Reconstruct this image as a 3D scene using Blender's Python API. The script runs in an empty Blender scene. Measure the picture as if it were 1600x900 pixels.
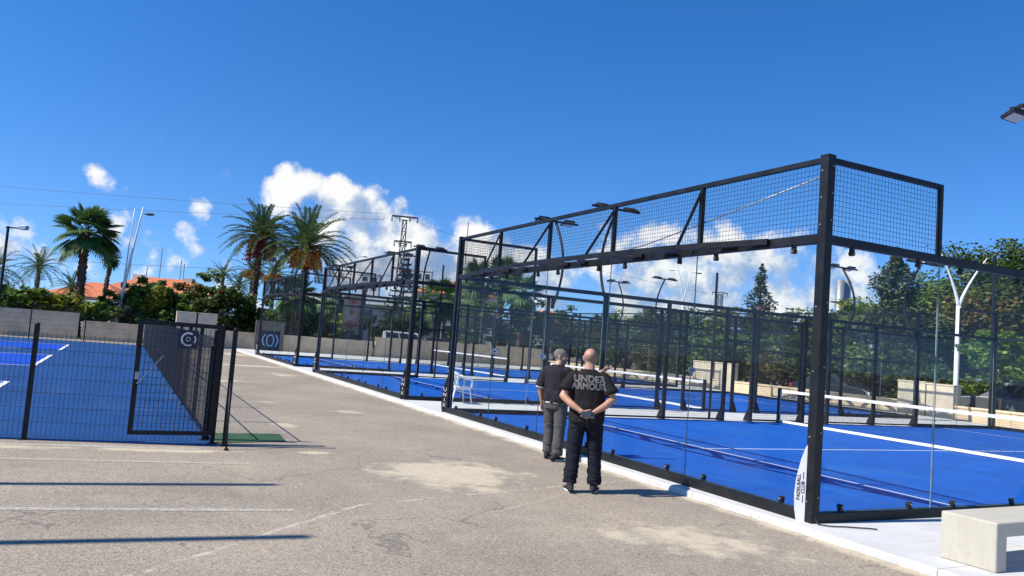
import bpy, bmesh, math, random
import numpy as np
from mathutils import Vector, Matrix, noise
from mathutils.bvhtree import BVHTree

S = bpy.context.scene
C = S.collection
R = math.radians
rnd = random.Random(7)
L = 10.2            # inner width of a padel court, m
CY = [0.0, 13.09, 26.95]   # where each court begins along the walkway

# ------------------------------------------------------------------ camera
CAM = np.array([-6.74128691, -5.94607599, 1.65249137])
FW = np.array([0.44785, 0.89137, 0.07125]); FW /= np.linalg.norm(FW)
_yaw, _pit, _rol, FPX = 0.465016218, 0.0713102504, -0.0766805760, 1205.25
FW = np.array([math.sin(_yaw)*math.cos(_pit), math.cos(_yaw)*math.cos(_pit), math.sin(_pit)])
_r0 = np.array([math.cos(_yaw), -math.sin(_yaw), 0]); _u0 = np.cross(_r0, FW)
RT = math.cos(_rol)*_r0 - math.sin(_rol)*_u0
UP = math.cos(_rol)*_u0 + math.sin(_rol)*_r0
def ray(x, y): return FW*FPX + RT*(x-800) + UP*(450-y)
def at(x, y, D):
    """point seen in the photograph's direction (x, y) at D metres along the ground"""
    d = ray(x, y); d = d/np.hypot(d[0], d[1]); return Vector(CAM + D*d)
def atX(x, y, X): d = ray(x, y); return Vector(CAM + d*(X-CAM[0])/d[0])
def atY(x, y, Y): d = ray(x, y); return Vector(CAM + d*(Y-CAM[1])/d[1])
def gnd(x, y, z=0.0): d = ray(x, y); return Vector(CAM + d*(z-CAM[2])/d[2])
def hzn(x): return 450 + (FW[2]*FPX + RT[2]*(x-800))/UP[2]

cam = bpy.data.cameras.new('camera'); co = bpy.data.objects.new('camera', cam); C.objects.link(co)
cam.sensor_width = 36; cam.lens = FPX/1600*36; cam.clip_end = 3000; cam.clip_start = 0.1
M3 = Matrix([[RT[i], UP[i], -FW[i]] for i in range(3)])
co.matrix_world = Matrix.Translation(Vector(CAM)) @ M3.to_4x4()
S.camera = co

# ------------------------------------------------------------------ materials
def node(nt, t, **kw):
    n = nt.nodes.new(t)
    for k, v in kw.items():
        if k in n.inputs: n.inputs[k].default_value = v
        else: setattr(n, k, v)
    return n
def ramp(nt, stops, interp='LINEAR'):
    n = nt.nodes.new('ShaderNodeValToRGB'); e = n.color_ramp.elements
    n.color_ramp.interpolation = interp
    while len(e) < len(stops): e.new(0.5)
    for i, (p, c) in enumerate(stops):
        e[i].position = p; e[i].color = (*c, 1) if len(c) == 3 else c
    return n
def newmat(name):
    m = bpy.data.materials.new(name); m.use_nodes = True
    nt = m.node_tree; b = nt.nodes['Principled BSDF']
    return m, nt, b
def pm(name, col, rough=0.5, var=0.15, scale=6.0, metal=0.0, bump=0.0, bscale=40.0, spec=0.5, detail=4, coords='Object'):
    """principled material whose colour wanders with a noise"""
    m, nt, b = newmat(name)
    tc = node(nt, 'ShaderNodeTexCoord')
    nz = node(nt, 'ShaderNodeTexNoise', Scale=scale, Detail=detail, Roughness=0.6)
    nt.links.new(tc.outputs[coords], nz.inputs['Vector'])
    lo = tuple(c*(1-var) for c in col); hi = tuple(min(1, c*(1+var)) for c in col)
    rp = ramp(nt, [(0.3, lo), (0.7, hi)])
    nt.links.new(nz.outputs['Fac'], rp.inputs['Fac']); nt.links.new(rp.outputs['Color'], b.inputs['Base Color'])
    mr = node(nt, 'ShaderNodeMapRange'); mr.inputs['To Min'].default_value = max(0, rough-0.08); mr.inputs['To Max'].default_value = min(1, rough+0.08)
    nt.links.new(nz.outputs['Fac'], mr.inputs['Value']); nt.links.new(mr.outputs['Result'], b.inputs['Roughness'])
    b.inputs['Metallic'].default_value = metal; b.inputs['Specular IOR Level'].default_value = spec
    if bump:
        n2 = node(nt, 'ShaderNodeTexNoise', Scale=bscale, Detail=3)
        nt.links.new(tc.outputs[coords], n2.inputs['Vector'])
        bp = node(nt, 'ShaderNodeBump', Strength=bump, Distance=0.02)
        nt.links.new(n2.outputs['Fac'], bp.inputs['Height']); nt.links.new(bp.outputs['Normal'], b.inputs['Normal'])
    return m
MT = {}
MT['steel'] = pm('black_powder_coat', (0.010, 0.011, 0.013), 0.5, 0.6, 4, bump=0.05, bscale=300, spec=0.3)
MT['wire'] = pm('black_wire', (0.012, 0.013, 0.018), 0.5, 0.2, 5)
MT['rubber'] = pm('black_rubber', (0.012, 0.012, 0.012), 0.65, 0.2, 8)
MT['white_plastic'] = pm('white_plastic', (0.78, 0.79, 0.78), 0.35, 0.04, 5)
MT['white_paint'] = pm('white_paint', (0.72, 0.72, 0.70), 0.4, 0.06, 3)
MT['white_band'] = pm('white_band', (0.82, 0.82, 0.80), 0.6, 0.05, 12)
MT['letter_white'] = pm('white_lettering', (0.75, 0.75, 0.74), 0.6, 0.05, 20)
MT['letter_grey'] = pm('grey_print', (0.55, 0.55, 0.54), 0.7, 0.2, 25)
MT['letter_black'] = pm('black_lettering', (0.015, 0.015, 0.017), 0.6, 0.1, 20)
MT['fin_white'] = pm('white_fin_metal', (0.72, 0.73, 0.74), 0.35, 0.05, 6)
MT['galv'] = pm('galvanised_steel', (0.36, 0.37, 0.37), 0.45, 0.2, 6, metal=0.6)
MT['lattice'] = pm('weathered_steel', (0.06, 0.06, 0.058), 0.6, 0.3, 3)
MT['lamp_glass'] = pm('lamp_lens', (0.42, 0.47, 0.50), 0.2, 0.1, 30)
MT['trunk'] = pm('bark', (0.10, 0.075, 0.05), 0.9, 0.45, 6, bump=0.6, bscale=18)
MT['palm_trunk'] = pm('palm_bark', (0.115, 0.065, 0.04), 0.9, 0.5, 8, bump=0.8, bscale=14)
MT['sand_concrete'] = pm('sandy_concrete', (0.74, 0.575, 0.37), 0.85, 0.18, 1.6, bump=0.2, bscale=30)
MT['old_concrete'] = pm('old_concrete', (0.135, 0.12, 0.095), 0.85, 0.2, 1.8, bump=0.2, bscale=30)
MT['block'] = pm('cast_concrete_block', (0.60, 0.51, 0.375), 0.85, 0.16, 1.8, bump=0.2, bscale=30)
MT['roof_tile'] = pm('orange_roof_tile', (0.50, 0.15, 0.06), 0.8, 0.25, 4, bump=0.5, bscale=12)
MT['render_cream'] = pm('cream_render', (0.55, 0.47, 0.36), 0.85, 0.1, 0.8)
MT['render_white'] = pm('white_render', (0.68, 0.66, 0.62), 0.85, 0.08, 0.8)
MT['render_grey'] = pm('grey_render', (0.34, 0.35, 0.36), 0.8, 0.12, 0.8)
MT['window'] = pm('dark_window', (0.03, 0.04, 0.05), 0.12, 0.3, 2)
MT['skin'] = pm('tanned_skin', (0.46, 0.245, 0.155), 0.48, 0.16, 9, bump=0.12, bscale=60)
MT['hair'] = pm('grey_hair', (0.17, 0.16, 0.15), 0.7, 0.55, 70, bump=0.7, bscale=160)
MT['stubble'] = pm('grey_stubble', (0.30, 0.19, 0.14), 0.7, 0.4, 140, bump=0.3, bscale=300)
MT['beard'] = pm('grey_beard', (0.26, 0.20, 0.145), 0.8, 0.4, 90, bump=0.6, bscale=200)
MT['tee_black'] = pm('black_cotton', (0.013, 0.012, 0.013), 0.85, 0.3, 14, bump=0.3, bscale=400, spec=0.25)
MT['tee_navy'] = pm('dark_plum_cotton', (0.019, 0.016, 0.021), 0.85, 0.3, 14, bump=0.3, bscale=400, spec=0.25)
MT['navy_jeans'] = pm('dark_navy_cotton', (0.009, 0.011, 0.020), 0.85, 0.35, 12, bump=0.3, bscale=350, spec=0.25)
MT['grey_cotton'] = pm('grey_cotton', (0.085, 0.083, 0.082), 0.9, 0.25, 14, bump=0.3, bscale=350, spec=0.2)
MT['shoe'] = pm('black_shoe_mesh', (0.014, 0.014, 0.015), 0.7, 0.3, 60, bump=0.4, bscale=250)
MT['sole'] = pm('pale_sole', (0.55, 0.54, 0.50), 0.7, 0.15, 20)
MT['phone'] = pm('slate_phone_case', (0.05, 0.065, 0.085), 0.3, 0.2, 20)
MT['eye'] = pm('eye_white', (0.5, 0.47, 0.44), 0.2, 0.1, 20)
MT['navy_sign'] = pm('navy_sign', (0.012, 0.014, 0.035), 0.5, 0.2, 8)
MT['dates_red'] = pm('red_dates', (0.26, 0.025, 0.015), 0.5, 0.5, 5)
MT['dates_orange'] = pm('orange_dates', (0.62, 0.20, 0.03), 0.55, 0.4, 5)
MT['fruit_stalk'] = pm('fruit_stalk', (0.45, 0.22, 0.05), 0.6, 0.2, 5)
MT['tyre'] = pm('tyre', (0.015, 0.015, 0.015), 0.8, 0.2, 10)
MT['rim'] = pm('alloy_rim', (0.4, 0.4, 0.41), 0.35, 0.1, 10, metal=0.7)
MT['tail_red'] = pm('tail_lamp', (0.5, 0.02, 0.015), 0.2, 0.1, 10)
MT['head_lamp'] = pm('head_lamp', (0.7, 0.72, 0.74), 0.15, 0.05, 10)
MT['red_paint'] = pm('red_paint', (0.5, 0.04, 0.03), 0.5, 0.15, 4)
MT['poster'] = None
def carpaint(name, col):
    m = pm(name, col, 0.3, 0.06, 2); b = m.node_tree.nodes['Principled BSDF']; b.inputs['Coat Weight'].default_value = 0.7
    return m

def leafmat(name, cols, trans=0.3, nscale=0.5, rough=0.5):
    """leaf colours picked per leaf, drifting from clump to clump"""
    m, nt, b = newmat(name)
    ge = node(nt, 'ShaderNodeNewGeometry'); tc = node(nt, 'ShaderNodeTexCoord')
    nz = node(nt, 'ShaderNodeTexNoise', Scale=nscale, Detail=2)
    nt.links.new(tc.outputs['Object'], nz.inputs['Vector'])
    mix = node(nt, 'ShaderNodeMath', operation='MULTIPLY_ADD'); mix.inputs[1].default_value = 0.45; mix.inputs[2].default_value = -0.02
    ad = node(nt, 'ShaderNodeMath', operation='MULTIPLY_ADD'); ad.inputs[1].default_value = 0.62
    nt.links.new(ge.outputs['Random Per Island'], mix.inputs[0])
    nt.links.new(nz.outputs['Fac'], ad.inputs[0]); nt.links.new(mix.outputs[0], ad.inputs[2])
    rp = ramp(nt, [(i/(len(cols)-1), c) for i, c in enumerate(cols)])
    nt.links.new(ad.outputs[0], rp.inputs['Fac']); nt.links.new(rp.outputs['Color'], b.inputs['Base Color'])
    b.inputs['Roughness'].default_value = rough; b.inputs['Specular IOR Level'].default_value = 0.35
    tr = node(nt, 'ShaderNodeBsdfTranslucent'); nt.links.new(rp.outputs['Color'], tr.inputs['Color'])
    mx = node(nt, 'ShaderNodeMixShader'); mx.inputs[0].default_value = trans
    out = nt.nodes['Material Output']
    nt.links.new(b.outputs[0], mx.inputs[1]); nt.links.new(tr.outputs[0], mx.inputs[2]); nt.links.new(mx.outputs[0], out.inputs['Surface'])
    return m
MT['leaf_dark'] = leafmat('dark_leaves', [(0.015, 0.031, 0.008), (0.037, 0.068, 0.013), (0.077, 0.118, 0.021), (0.141, 0.165, 0.028)])
MT['leaf_mid'] = leafmat('green_leaves', [(0.031, 0.068, 0.011), (0.078, 0.143, 0.020), (0.154, 0.225, 0.034), (0.275, 0.270, 0.044)])
MT['leaf_yellow'] = leafmat('yellow_green_leaves', [(0.064, 0.106, 0.014), (0.158, 0.213, 0.024), (0.317, 0.304, 0.036), (0.506, 0.380, 0.054)])
MT['leaf_bright'] = leafmat('bright_leaves', [(0.034, 0.092, 0.014), (0.092, 0.196, 0.023), (0.172, 0.276, 0.034), (0.253, 0.299, 0.057)])
MT['leaf_rust'] = leafmat('rusty_leaves', [(0.043, 0.071, 0.016), (0.100, 0.113, 0.027), (0.213, 0.156, 0.041), (0.340, 0.156, 0.047)])
MT['leaf_palm'] = leafmat('palm_leaves', [(0.028, 0.055, 0.018), (0.062, 0.109, 0.034), (0.105, 0.158, 0.052), (0.161, 0.205, 0.083)], 0.2, 0.6)
MT['leaf_fan'] = leafmat('fan_palm_leaves', [(0.016, 0.046, 0.013), (0.042, 0.098, 0.023), (0.078, 0.156, 0.039), (0.143, 0.208, 0.065)], 0.2, 0.6)
MT['leaf_dry'] = leafmat('dry_palm_leaves', [(0.10, 0.07, 0.035), (0.16, 0.11, 0.05), (0.22, 0.16, 0.08), (0.26, 0.2, 0.11)], 0.1)
MT['leaf_cypress'] = leafmat('cypress_leaves', [(0.014, 0.031, 0.012), (0.031, 0.057, 0.019), (0.060, 0.089, 0.031), (0.095, 0.119, 0.048)], 0.1)
MT['leaf_grey'] = leafmat('grey_green_needles', [(0.042, 0.060, 0.026), (0.083, 0.107, 0.048), (0.131, 0.155, 0.071), (0.178, 0.190, 0.101)], 0.15)
MT['petal_pink'] = leafmat('magenta_bracts', [(0.22, 0.06, 0.10), (0.34, 0.10, 0.16), (0.42, 0.16, 0.22), (0.3, 0.14, 0.14)], 0.3)
MT['petal_red'] = leafmat('red_flowers', [(0.35, 0.03, 0.02), (0.5, 0.04, 0.03), (0.55, 0.09, 0.05), (0.6, 0.12, 0.06)], 0.3)

def glassmat(name, refl=1.0, tint=(0.93, 0.965, 0.96)):
    m, nt, b = newmat(name); nt.nodes.remove(b)
    t = node(nt, 'ShaderNodeBsdfTransparent'); t.inputs['Color'].default_value = (*tint, 1)
    g = node(nt, 'ShaderNodeBsdfGlossy', Roughness=0.012)
    f = node(nt, 'ShaderNodeFresnel', IOR=1.45)
    mu = node(nt, 'ShaderNodeMath', operation='MULTIPLY'); mu.inputs[1].default_value = refl
    nt.links.new(f.outputs[0], mu.inputs[0])
    # a breath of dust on the pane
    d = node(nt, 'ShaderNodeBsdfDiffuse'); d.inputs['Color'].default_value = (0.7, 0.7, 0.68, 1)
    tc = node(nt, 'ShaderNodeTexCoord'); nz = node(nt, 'ShaderNodeTexNoise', Scale=1.3, Detail=5)
    nt.links.new(tc.outputs['Object'], nz.inputs['Vector'])
    mr = node(nt, 'ShaderNodeMapRange'); mr.inputs['From Min'].default_value = 0.35; mr.inputs['From Max'].default_value = 0.8
    mr.inputs['To Min'].default_value = 0.001; mr.inputs['To Max'].default_value = 0.008
    nt.links.new(nz.outputs['Fac'], mr.inputs['Value'])
    m1 = node(nt, 'ShaderNodeMixShader'); nt.links.new(mr.outputs[0], m1.inputs[0]); nt.links.new(t.outputs[0], m1.inputs[1]); nt.links.new(d.outputs[0], m1.inputs[2])
    m2 = node(nt, 'ShaderNodeMixShader'); nt.links.new(mu.outputs[0], m2.inputs[0]); nt.links.new(m1.outputs[0], m2.inputs[1]); nt.links.new(g.outputs[0], m2.inputs[2])
    nt.links.new(m2.outputs[0], nt.nodes['Material Output'].inputs['Surface'])
    return m
MT['glass'] = glassmat('tempered_glass', 0.030, (0.978, 0.988, 0.984))
MT['glass_edge'] = pm('glass_edge', (0.20, 0.26, 0.25), 0.3, 0.15, 8)
MT['car_glass'] = pm('car_glass', (0.02, 0.025, 0.03), 0.08, 0.1, 3)

# ------------------------------------------------------------------ mesh builder
class MB:
    def __init__(s): s.v = []; s.f = []; s.m = []; s.mi = 0
    def add(s, vs, fs):
        k = len(s.v); s.v += [tuple(v) for v in vs]; s.f += [tuple(i+k for i in f) for f in fs]; s.m += [s.mi]*len(fs); return s
    def box(s, a, b, rot=None, piv=None):
        (x0, y0, z0), (x1, y1, z1) = a, b
        vs = [Vector((x, y, z)) for z in (z0, z1) for (x, y) in ((x0, y0), (x1, y0), (x1, y1), (x0, y1))]
        if rot is not None:
            p = Vector(piv if piv else (0, 0, 0)); vs = [rot @ (v-p) + p for v in vs]
        return s.add(vs, [(3, 2, 1, 0), (4, 5, 6, 7), (0, 1, 5, 4), (1, 2, 6, 5), (2, 3, 7, 6), (3, 0, 4, 7)])
    def bar(s, p, q, w, h=None, up=(0, 0, 1)):
        """box section from p to q, w across and h along up"""
        h = h or w; p = Vector(p); q = Vector(q); d = (q-p).normalized(); u = Vector(up)
        if abs(d.dot(u)) > 0.99: u = Vector((1, 0, 0))
        a = d.cross(u).normalized()*w/2; b = a.cross(d).normalized()*h/2
        vs = [p-a-b, p+a-b, p+a+b, p-a+b, q-a-b, q+a-b, q+a+b, q-a+b]
        return s.add(vs, [(0, 1, 2, 3)[::-1], (4, 5, 6, 7), (0, 1, 5, 4), (1, 2, 6, 5), (2, 3, 7, 6), (3, 0, 4, 7)])
    def tube(s, pts, rad, n=8, caps=True, flat=1.0):
        pts = [Vector(p) for p in pts]; m = len(pts)
        if not hasattr(rad, '__len__'): rad = [rad]*m
        k = len(s.v); vs = []; fs = []; prev = None
        for i, p in enumerate(pts):
            d = (pts[min(i+1, m-1)]-pts[max(i-1, 0)])
            d = d.normalized() if d.length > 1e-9 else Vector((0, 0, 1))
            if prev is None:
                a = d.cross(Vector((0, 0, 1)) if abs(d.z) < 0.95 else Vector((1, 0, 0))).normalized()
            else:
                a = (prev-d*prev.dot(d)).normalized()
            prev = a; b = d.cross(a)
            for j in range(n):
                t = 2*math.pi*j/n; vs.append(p + (a*math.cos(t) + b*math.sin(t)*flat)*rad[i])
        for i in range(m-1):
            for j in range(n):
                fs.append((i*n+j, i*n+(j+1) % n, (i+1)*n+(j+1) % n, (i+1)*n+j))
        if caps: fs += [tuple(range(n))[::-1], tuple((m-1)*n+j for j in range(n))]
        return s.add(vs, fs)
    def rings(s, secs, n=20, caps=True):
        """stack of horizontal ellipses (x, y, z, rx, ry)"""
        vs = []; fs = []; m = len(secs)
        for (x, y, z, rx, ry) in secs:
            for j in range(n):
                t = 2*math.pi*j/n; c, si = math.cos(t), math.sin(t)
                e = 0.85
                vs.append((x+rx*math.copysign(abs(c)**e, c), y+ry*math.copysign(abs(si)**e, si), z))
        for i in range(m-1):
            for j in range(n): fs.append((i*n+j, i*n+(j+1) % n, (i+1)*n+(j+1) % n, (i+1)*n+j))
        if caps: fs += [tuple(range(n))[::-1], tuple((m-1)*n+j for j in range(n))]
        return s.add(vs, fs)
    def ball(s, c, r, n=16, m=10, rot=None):
        if not hasattr(r, '__len__'): r = (r, r, r)
        vs = [Vector((0, 0, -1))]; fs = []
        for i in range(1, m):
            ph = math.pi*i/m
            for j in range(n):
                t = 2*math.pi*j/n; vs.append(Vector((math.sin(ph)*math.cos(t), math.sin(ph)*math.sin(t), -math.cos(ph))))
        vs.append(Vector((0, 0, 1)))
        for j in range(n):
            fs.append((0, 1+(j+1) % n, 1+j)); fs.append((len(vs)-1, 1+(m-2)*n+j, 1+(m-2)*n+(j+1) % n))
        for i in range(m-2):
            for j in range(n): fs.append((1+i*n+j, 1+i*n+(j+1) % n, 1+(i+1)*n+(j+1) % n, 1+(i+1)*n+j))
        out = []
        for v in vs:
            w = Vector((v.x*r[0], v.y*r[1], v.z*r[2]))
            if rot is not None: w = rot @ w
            out.append(w + Vector(c))
        return s.add(out, fs)
    def prism(s, poly, axis_a, axis_b, thick, org=(0, 0, 0)):
        """outline poly in the plane (axis_a, axis_b), thickened both ways"""
        A = Vector(axis_a); B = Vector(axis_b); N = A.cross(B).normalized()*thick/2; O = Vector(org); n = len(poly)
        vs = [O+A*x+B*y-N for x, y in poly] + [O+A*x+B*y+N for x, y in poly]
        fs = [tuple(range(n))[::-1], tuple(range(n, 2*n))] + [(i, (i+1) % n, n+(i+1) % n, n+i) for i in range(n)]
        return s.add(vs, fs)
    def build(s, name, mats, parent=None, smooth=False, mat=None, bevel=0):
        me = bpy.data.meshes.new(name); me.from_pydata(s.v, [], s.f)
        for x in (mats if isinstance(mats, (list, tuple)) else [mats]): me.materials.append(x)
        if any(s.m): me.polygons.foreach_set('material_index', s.m)
        if bevel:
            bm = bmesh.new(); bm.from_mesh(me)
            bmesh.ops.bevel(bm, geom=[e for e in bm.edges if len(e.link_faces) == 2 and e.calc_face_angle(0) > 0.5], offset=bevel, segments=2, affect='EDGES', profile=0.5)
            bm.to_mesh(me); bm.free()
        if smooth: me.polygons.foreach_set('use_smooth', [True]*len(me.polygons))
        me.update()
        o = bpy.data.objects.new(name, me); C.objects.link(o)
        if parent: o.parent = parent
        if mat is not None: o.matrix_local = mat
        return o
def npmesh(name, V, F, mats, parent=None, mi=None, smooth=False):
    """fast mesh of equal-sided faces from arrays"""
    V = np.asarray(V, np.float32).reshape(-1, 3); F = np.asarray(F, np.int32); n, k = F.shape
    me = bpy.data.meshes.new(name); me.vertices.add(len(V)); me.vertices.foreach_set('co', V.ravel())
    me.loops.add(n*k); me.loops.foreach_set('vertex_index', F.ravel())
    me.polygons.add(n); me.polygons.foreach_set('loop_start', np.arange(0, n*k, k, dtype=np.int32))
    for x in (mats if isinstance(mats, (list, tuple)) else [mats]): me.materials.append(x)
    if mi is not None: me.polygons.foreach_set('material_index', np.asarray(mi, np.int32))
    if smooth: me.polygons.foreach_set('use_smooth', [True]*n)
    me.update(calc_edges=True); me.validate()
    o = bpy.data.objects.new(name, me); C.objects.link(o)
    if parent: o.parent = parent
    return o
def tag(o, label=None, cat=None, group=None, kind=None):
    if label: o['label'] = label
    if cat: o['category'] = cat
    if group: o['group'] = group
    if kind: o['kind'] = kind
    return o
def empty(name, loc=(0, 0, 0), rz=0.0, label=None, cat=None, group=None):
    o = bpy.data.objects.new(name, None); C.objects.link(o); o.empty_display_size = 0.2
    o.location = loc; o.rotation_euler = (0, 0, rz); return tag(o, label, cat, group)
def kids(o): return [c for c in S.objects if c.parent == o]
def build_tree_map():
    d = {}
    for o in S.objects:
        if o.parent: d.setdefault(o.parent.name, []).append(o)
    return d
def copy_tree(o, parent=None, cmap=None):
    cmap = cmap or build_tree_map()
    c = o.copy(); C.objects.link(c)
    if parent: c.parent = parent
    for ch in cmap.get(o.name, []): copy_tree(ch, c, cmap)
    return c
def duplicate(o, loc, rz=None, label=None, group=None):
    c = copy_tree(o); c.location = loc
    if rz is not None: c.rotation_euler = (0, 0, rz)
    if label: c['label'] = label
    if group: c['group'] = group
    return c
def text_mesh(txt, size, depth=0.002, fill=True, bevel=0.0, spacing=1.0, align='CENTER'):
    cu = bpy.data.curves.new('lettering', 'FONT'); cu.body = txt; cu.size = size; cu.extrude = depth if fill else 0
    cu.align_x = align; cu.align_y = 'CENTER'; cu.space_character = spacing
    if not fill: cu.fill_mode = 'NONE'; cu.bevel_depth = bevel; cu.bevel_resolution = 1
    o = bpy.data.objects.new('lettering', cu); C.objects.link(o)
    dg = bpy.context.evaluated_depsgraph_get(); me = bpy.data.meshes.new_from_object(o.evaluated_get(dg))
    bpy.data.objects.remove(o); bpy.data.curves.remove(cu)
    return me
def text_obj(name, txt, size, m, parent, mat, **kw):
    me = text_mesh(txt, size, **kw); me.materials.clear(); me.materials.append(m)
    o = bpy.data.objects.new(name, me); C.objects.link(o); o.parent = parent; o.matrix_local = mat; return o
def frame(org, x, y):
    x = Vector(x).normalized(); y = Vector(y).normalized(); z = x.cross(y)
    return Matrix(((x.x, y.x, z.x, org[0]), (x.y, y.y, z.y, org[1]), (x.z, y.z, z.z, org[2]), (0, 0, 0, 1)))
def wire_panel(name, org, ax, w, h, sx, sz, r, m, parent, up=(0, 0, 1), over=0.0):
    """welded wire: every wire a thin four sided bar"""
    A = Vector(ax).normalized(); B = Vector(up); N = A.cross(B); O = Vector(org); V = []; F = []
    def wire(p, q, s_):
        k = len(V); d = (q-p).normalized(); a = d.cross(N).normalized()*r; b = N*r; off = N*(r*s_)
        for e in (p, q): V.extend([e-a+off, e-b+off, e+a+off, e+b+off])
        F.extend([(k+i, k+(i+1) % 4, k+4+(i+1) % 4, k+4+i) for i in range(4)])
    nx = max(2, round(w/sx)); nz = max(1, round(h/sz))
    for i in range(nx+1): p = O + A*(w*i/nx); wire(p, p+B*(h+over), 1)
    for j in range(nz+1): p = O + B*(h*j/nz); wire(p, p+A*w, -1)
    return npmesh(name, [tuple(v) for v in V], F, m, parent)
I4 = Matrix.Identity(4)

# ------------------------------------------------------------------ world, sun
SUN_EL = R(47); SUN_AZ = math.atan2(-1.0, 0.09)        # towards the sun, measured from +Y to +X
sun_dir = Vector((math.sin(SUN_AZ)*math.cos(SUN_EL), math.cos(SUN_AZ)*math.cos(SUN_EL), math.sin(SUN_EL)))
sl = bpy.data.lights.new('sun', 'SUN'); sl.energy = 4.3; sl.angle = R(0.53); sl.color = (1.0, 0.945, 0.86)
so = bpy.data.objects.new('sun', sl); C.objects.link(so); so.rotation_euler = sun_dir.to_track_quat('Z', 'Y').to_euler()
W = bpy.data.worlds.new('World'); S.world = W; W.use_nodes = True
nt = W.node_tree; bg = nt.nodes['Background']
sky = node(nt, 'ShaderNodeTexSky', sky_type='NISHITA'); sky.sun_disc = False
sky.sun_elevation = SUN_EL; sky.sun_rotation = SUN_AZ % (2*math.pi); sky.altitude = 50
sky.air_density = 1.0; sky.dust_density = 0.05; sky.ozone_density = 1.6
def link(a, b): nt.links.new(a, b)
def math_(op, a, b=None, c=None):
    n = nt.nodes.new('ShaderNodeMath'); n.operation = op
    for i, x in enumerate((a, b, c)):
        if x is None: continue
        if isinstance(x, (int, float)): n.inputs[i].default_value = x
        else: link(x, n.inputs[i])
    return n.outputs[0]
geo = node(nt, 'ShaderNodeTexCoord')
# cumulus: soft lumps placed round the horizon, broken up by fractal noise, lit from the sun's side
CL = []   # (photo x, photo y, radius in photo px, x stretch, weight)
for x, y, r, w in [
    (462, 296, 40, 1.0), (440, 318, 30, .8), (492, 300, 30, .8), (535, 318, 44, 1.0), (575, 312, 30, .75), (505, 350, 48, .9), (600, 350, 52, 1.0),
    (560, 385, 60, .95), (625, 352, 34, .85), (640, 392, 60, 1.0), (590, 430, 60, .9), (520, 420, 46, .6), (670, 430, 60, .9), (620, 480, 80, .9),
    (742, 372, 38, 1.0), (720, 398, 36, .9), (770, 400, 42, 1.0), (810, 425, 50, .9), (740, 440, 60, .9), (860, 450, 60, .8), (700, 470, 70, .9),
    (960, 405, 52, .85), (1010, 390, 42, .8), (1060, 380, 40, .8), (1125, 384, 46, 1.0), (1170, 392, 34, .8), (1080, 430, 70, .95), (990, 450, 70, .9), (1180, 420, 66, 1.0),
    (1240, 430, 60, .95), (1120, 480, 80, .9), (1265, 470, 60, .9), (1210, 500, 80, .9), (1330, 428, 26, .85), (1350, 470, 44, .8), (1375, 500, 50, .75), (1040, 500, 90, .9), (1305, 520, 60, .8),
    (150, 276, 20, .68), (172, 288, 18, .62), (192, 297, 12, .45), (187, 350, 26, .66), (212, 370, 26, .68), (232, 392, 22, .6), (291, 362, 24, .68), (300, 385, 20, .55), (275, 402, 26, .74), (292, 412, 22, .6),
    (312, 330, 22, .5), (18, 372, 34, .62), (62, 382, 22, .62), (90, 400, 30, .5), (110, 440, 50, .5), (230, 435, 50, .5), (340, 440, 40, .5), (-60, 380, 60, .8), (380, 470, 50, .5), (1700, 480, 60, .5), (1900, 520, 120, .8)]:
    CL.append((x, y, r, w*(.86 if w < .78 and x < 400 else 1)*(.86 if x > 900 else 1)))
ng = bpy.data.node_groups.new('cloud_density', 'ShaderNodeTree')
ng.interface.new_socket('Vector', in_out='INPUT', socket_type='NodeSocketVector'); ng.interface.new_socket('Density', in_out='OUTPUT', socket_type='NodeSocketFloat')
_nt = nt; nt = ng
gi = nt.nodes.new('NodeGroupInput'); go = nt.nodes.new('NodeGroupOutput')
# warp the direction a little so that the lumps lose their round outline
wn = node(nt, 'ShaderNodeTexNoise', Scale=9.0, Detail=3); link(gi.outputs[0], wn.inputs['Vector'])
sb = node(nt, 'ShaderNodeVectorMath', operation='SUBTRACT'); sb.inputs[1].default_value = (.5, .5, .5); link(wn.outputs['Color'], sb.inputs[0])
sc = node(nt, 'ShaderNodeVectorMath', operation='SCALE'); sc.inputs['Scale'].default_value = 0.035; link(sb.outputs[0], sc.inputs[0])
wa = node(nt, 'ShaderNodeVectorMath', operation='ADD'); link(gi.outputs[0], wa.inputs[0]); link(sc.outputs[0], wa.inputs[1])
acc = None
for x, y, r, w in CL:
    d = ray(x, y); d = d/np.linalg.norm(d); rr = r*1.25/FPX
    ds = node(nt, 'ShaderNodeVectorMath', operation='DISTANCE'); ds.inputs[1].default_value = tuple(d); link(wa.outputs[0], ds.inputs[0])
    q = math_('MULTIPLY', ds.outputs['Value'], 1/rr); q = math_('MULTIPLY', q, q); q = math_('SUBTRACT', 1.0, q); q = math_('MAXIMUM', q, 0.0)
    q = math_('MULTIPLY', q, w); acc = q if acc is None else math_('SMOOTH_MAX', acc, q, 0.12)
n1 = node(nt, 'ShaderNodeTexNoise', Scale=24.0, Detail=10, Roughness=0.66); link(gi.outputs[0], n1.inputs['Vector'])
vo = node(nt, 'ShaderNodeTexVoronoi', Scale=30.0, feature='F1'); link(wa.outputs[0], vo.inputs['Vector'])
pf = math_('MULTIPLY_ADD', vo.outputs['Distance'], -0.5, 0.22)
nn = math_('MULTIPLY_ADD', n1.outputs['Fac'], 1.75, -0.93)
t = math_('ADD', acc, nn); t = math_('ADD', t, pf)
gate_ = math_('MULTIPLY', acc, 5.0); gate_ = math_('MINIMUM', gate_, 1.0)
t = math_('MULTIPLY', t, gate_)
link(t, go.inputs[0])
nt = _nt
def dens(vec):
    g = nt.nodes.new('ShaderNodeGroup'); g.node_tree = ng; link(vec, g.inputs[0]); return g.outputs[0]
d0 = dens(geo.outputs['Generated'])
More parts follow.
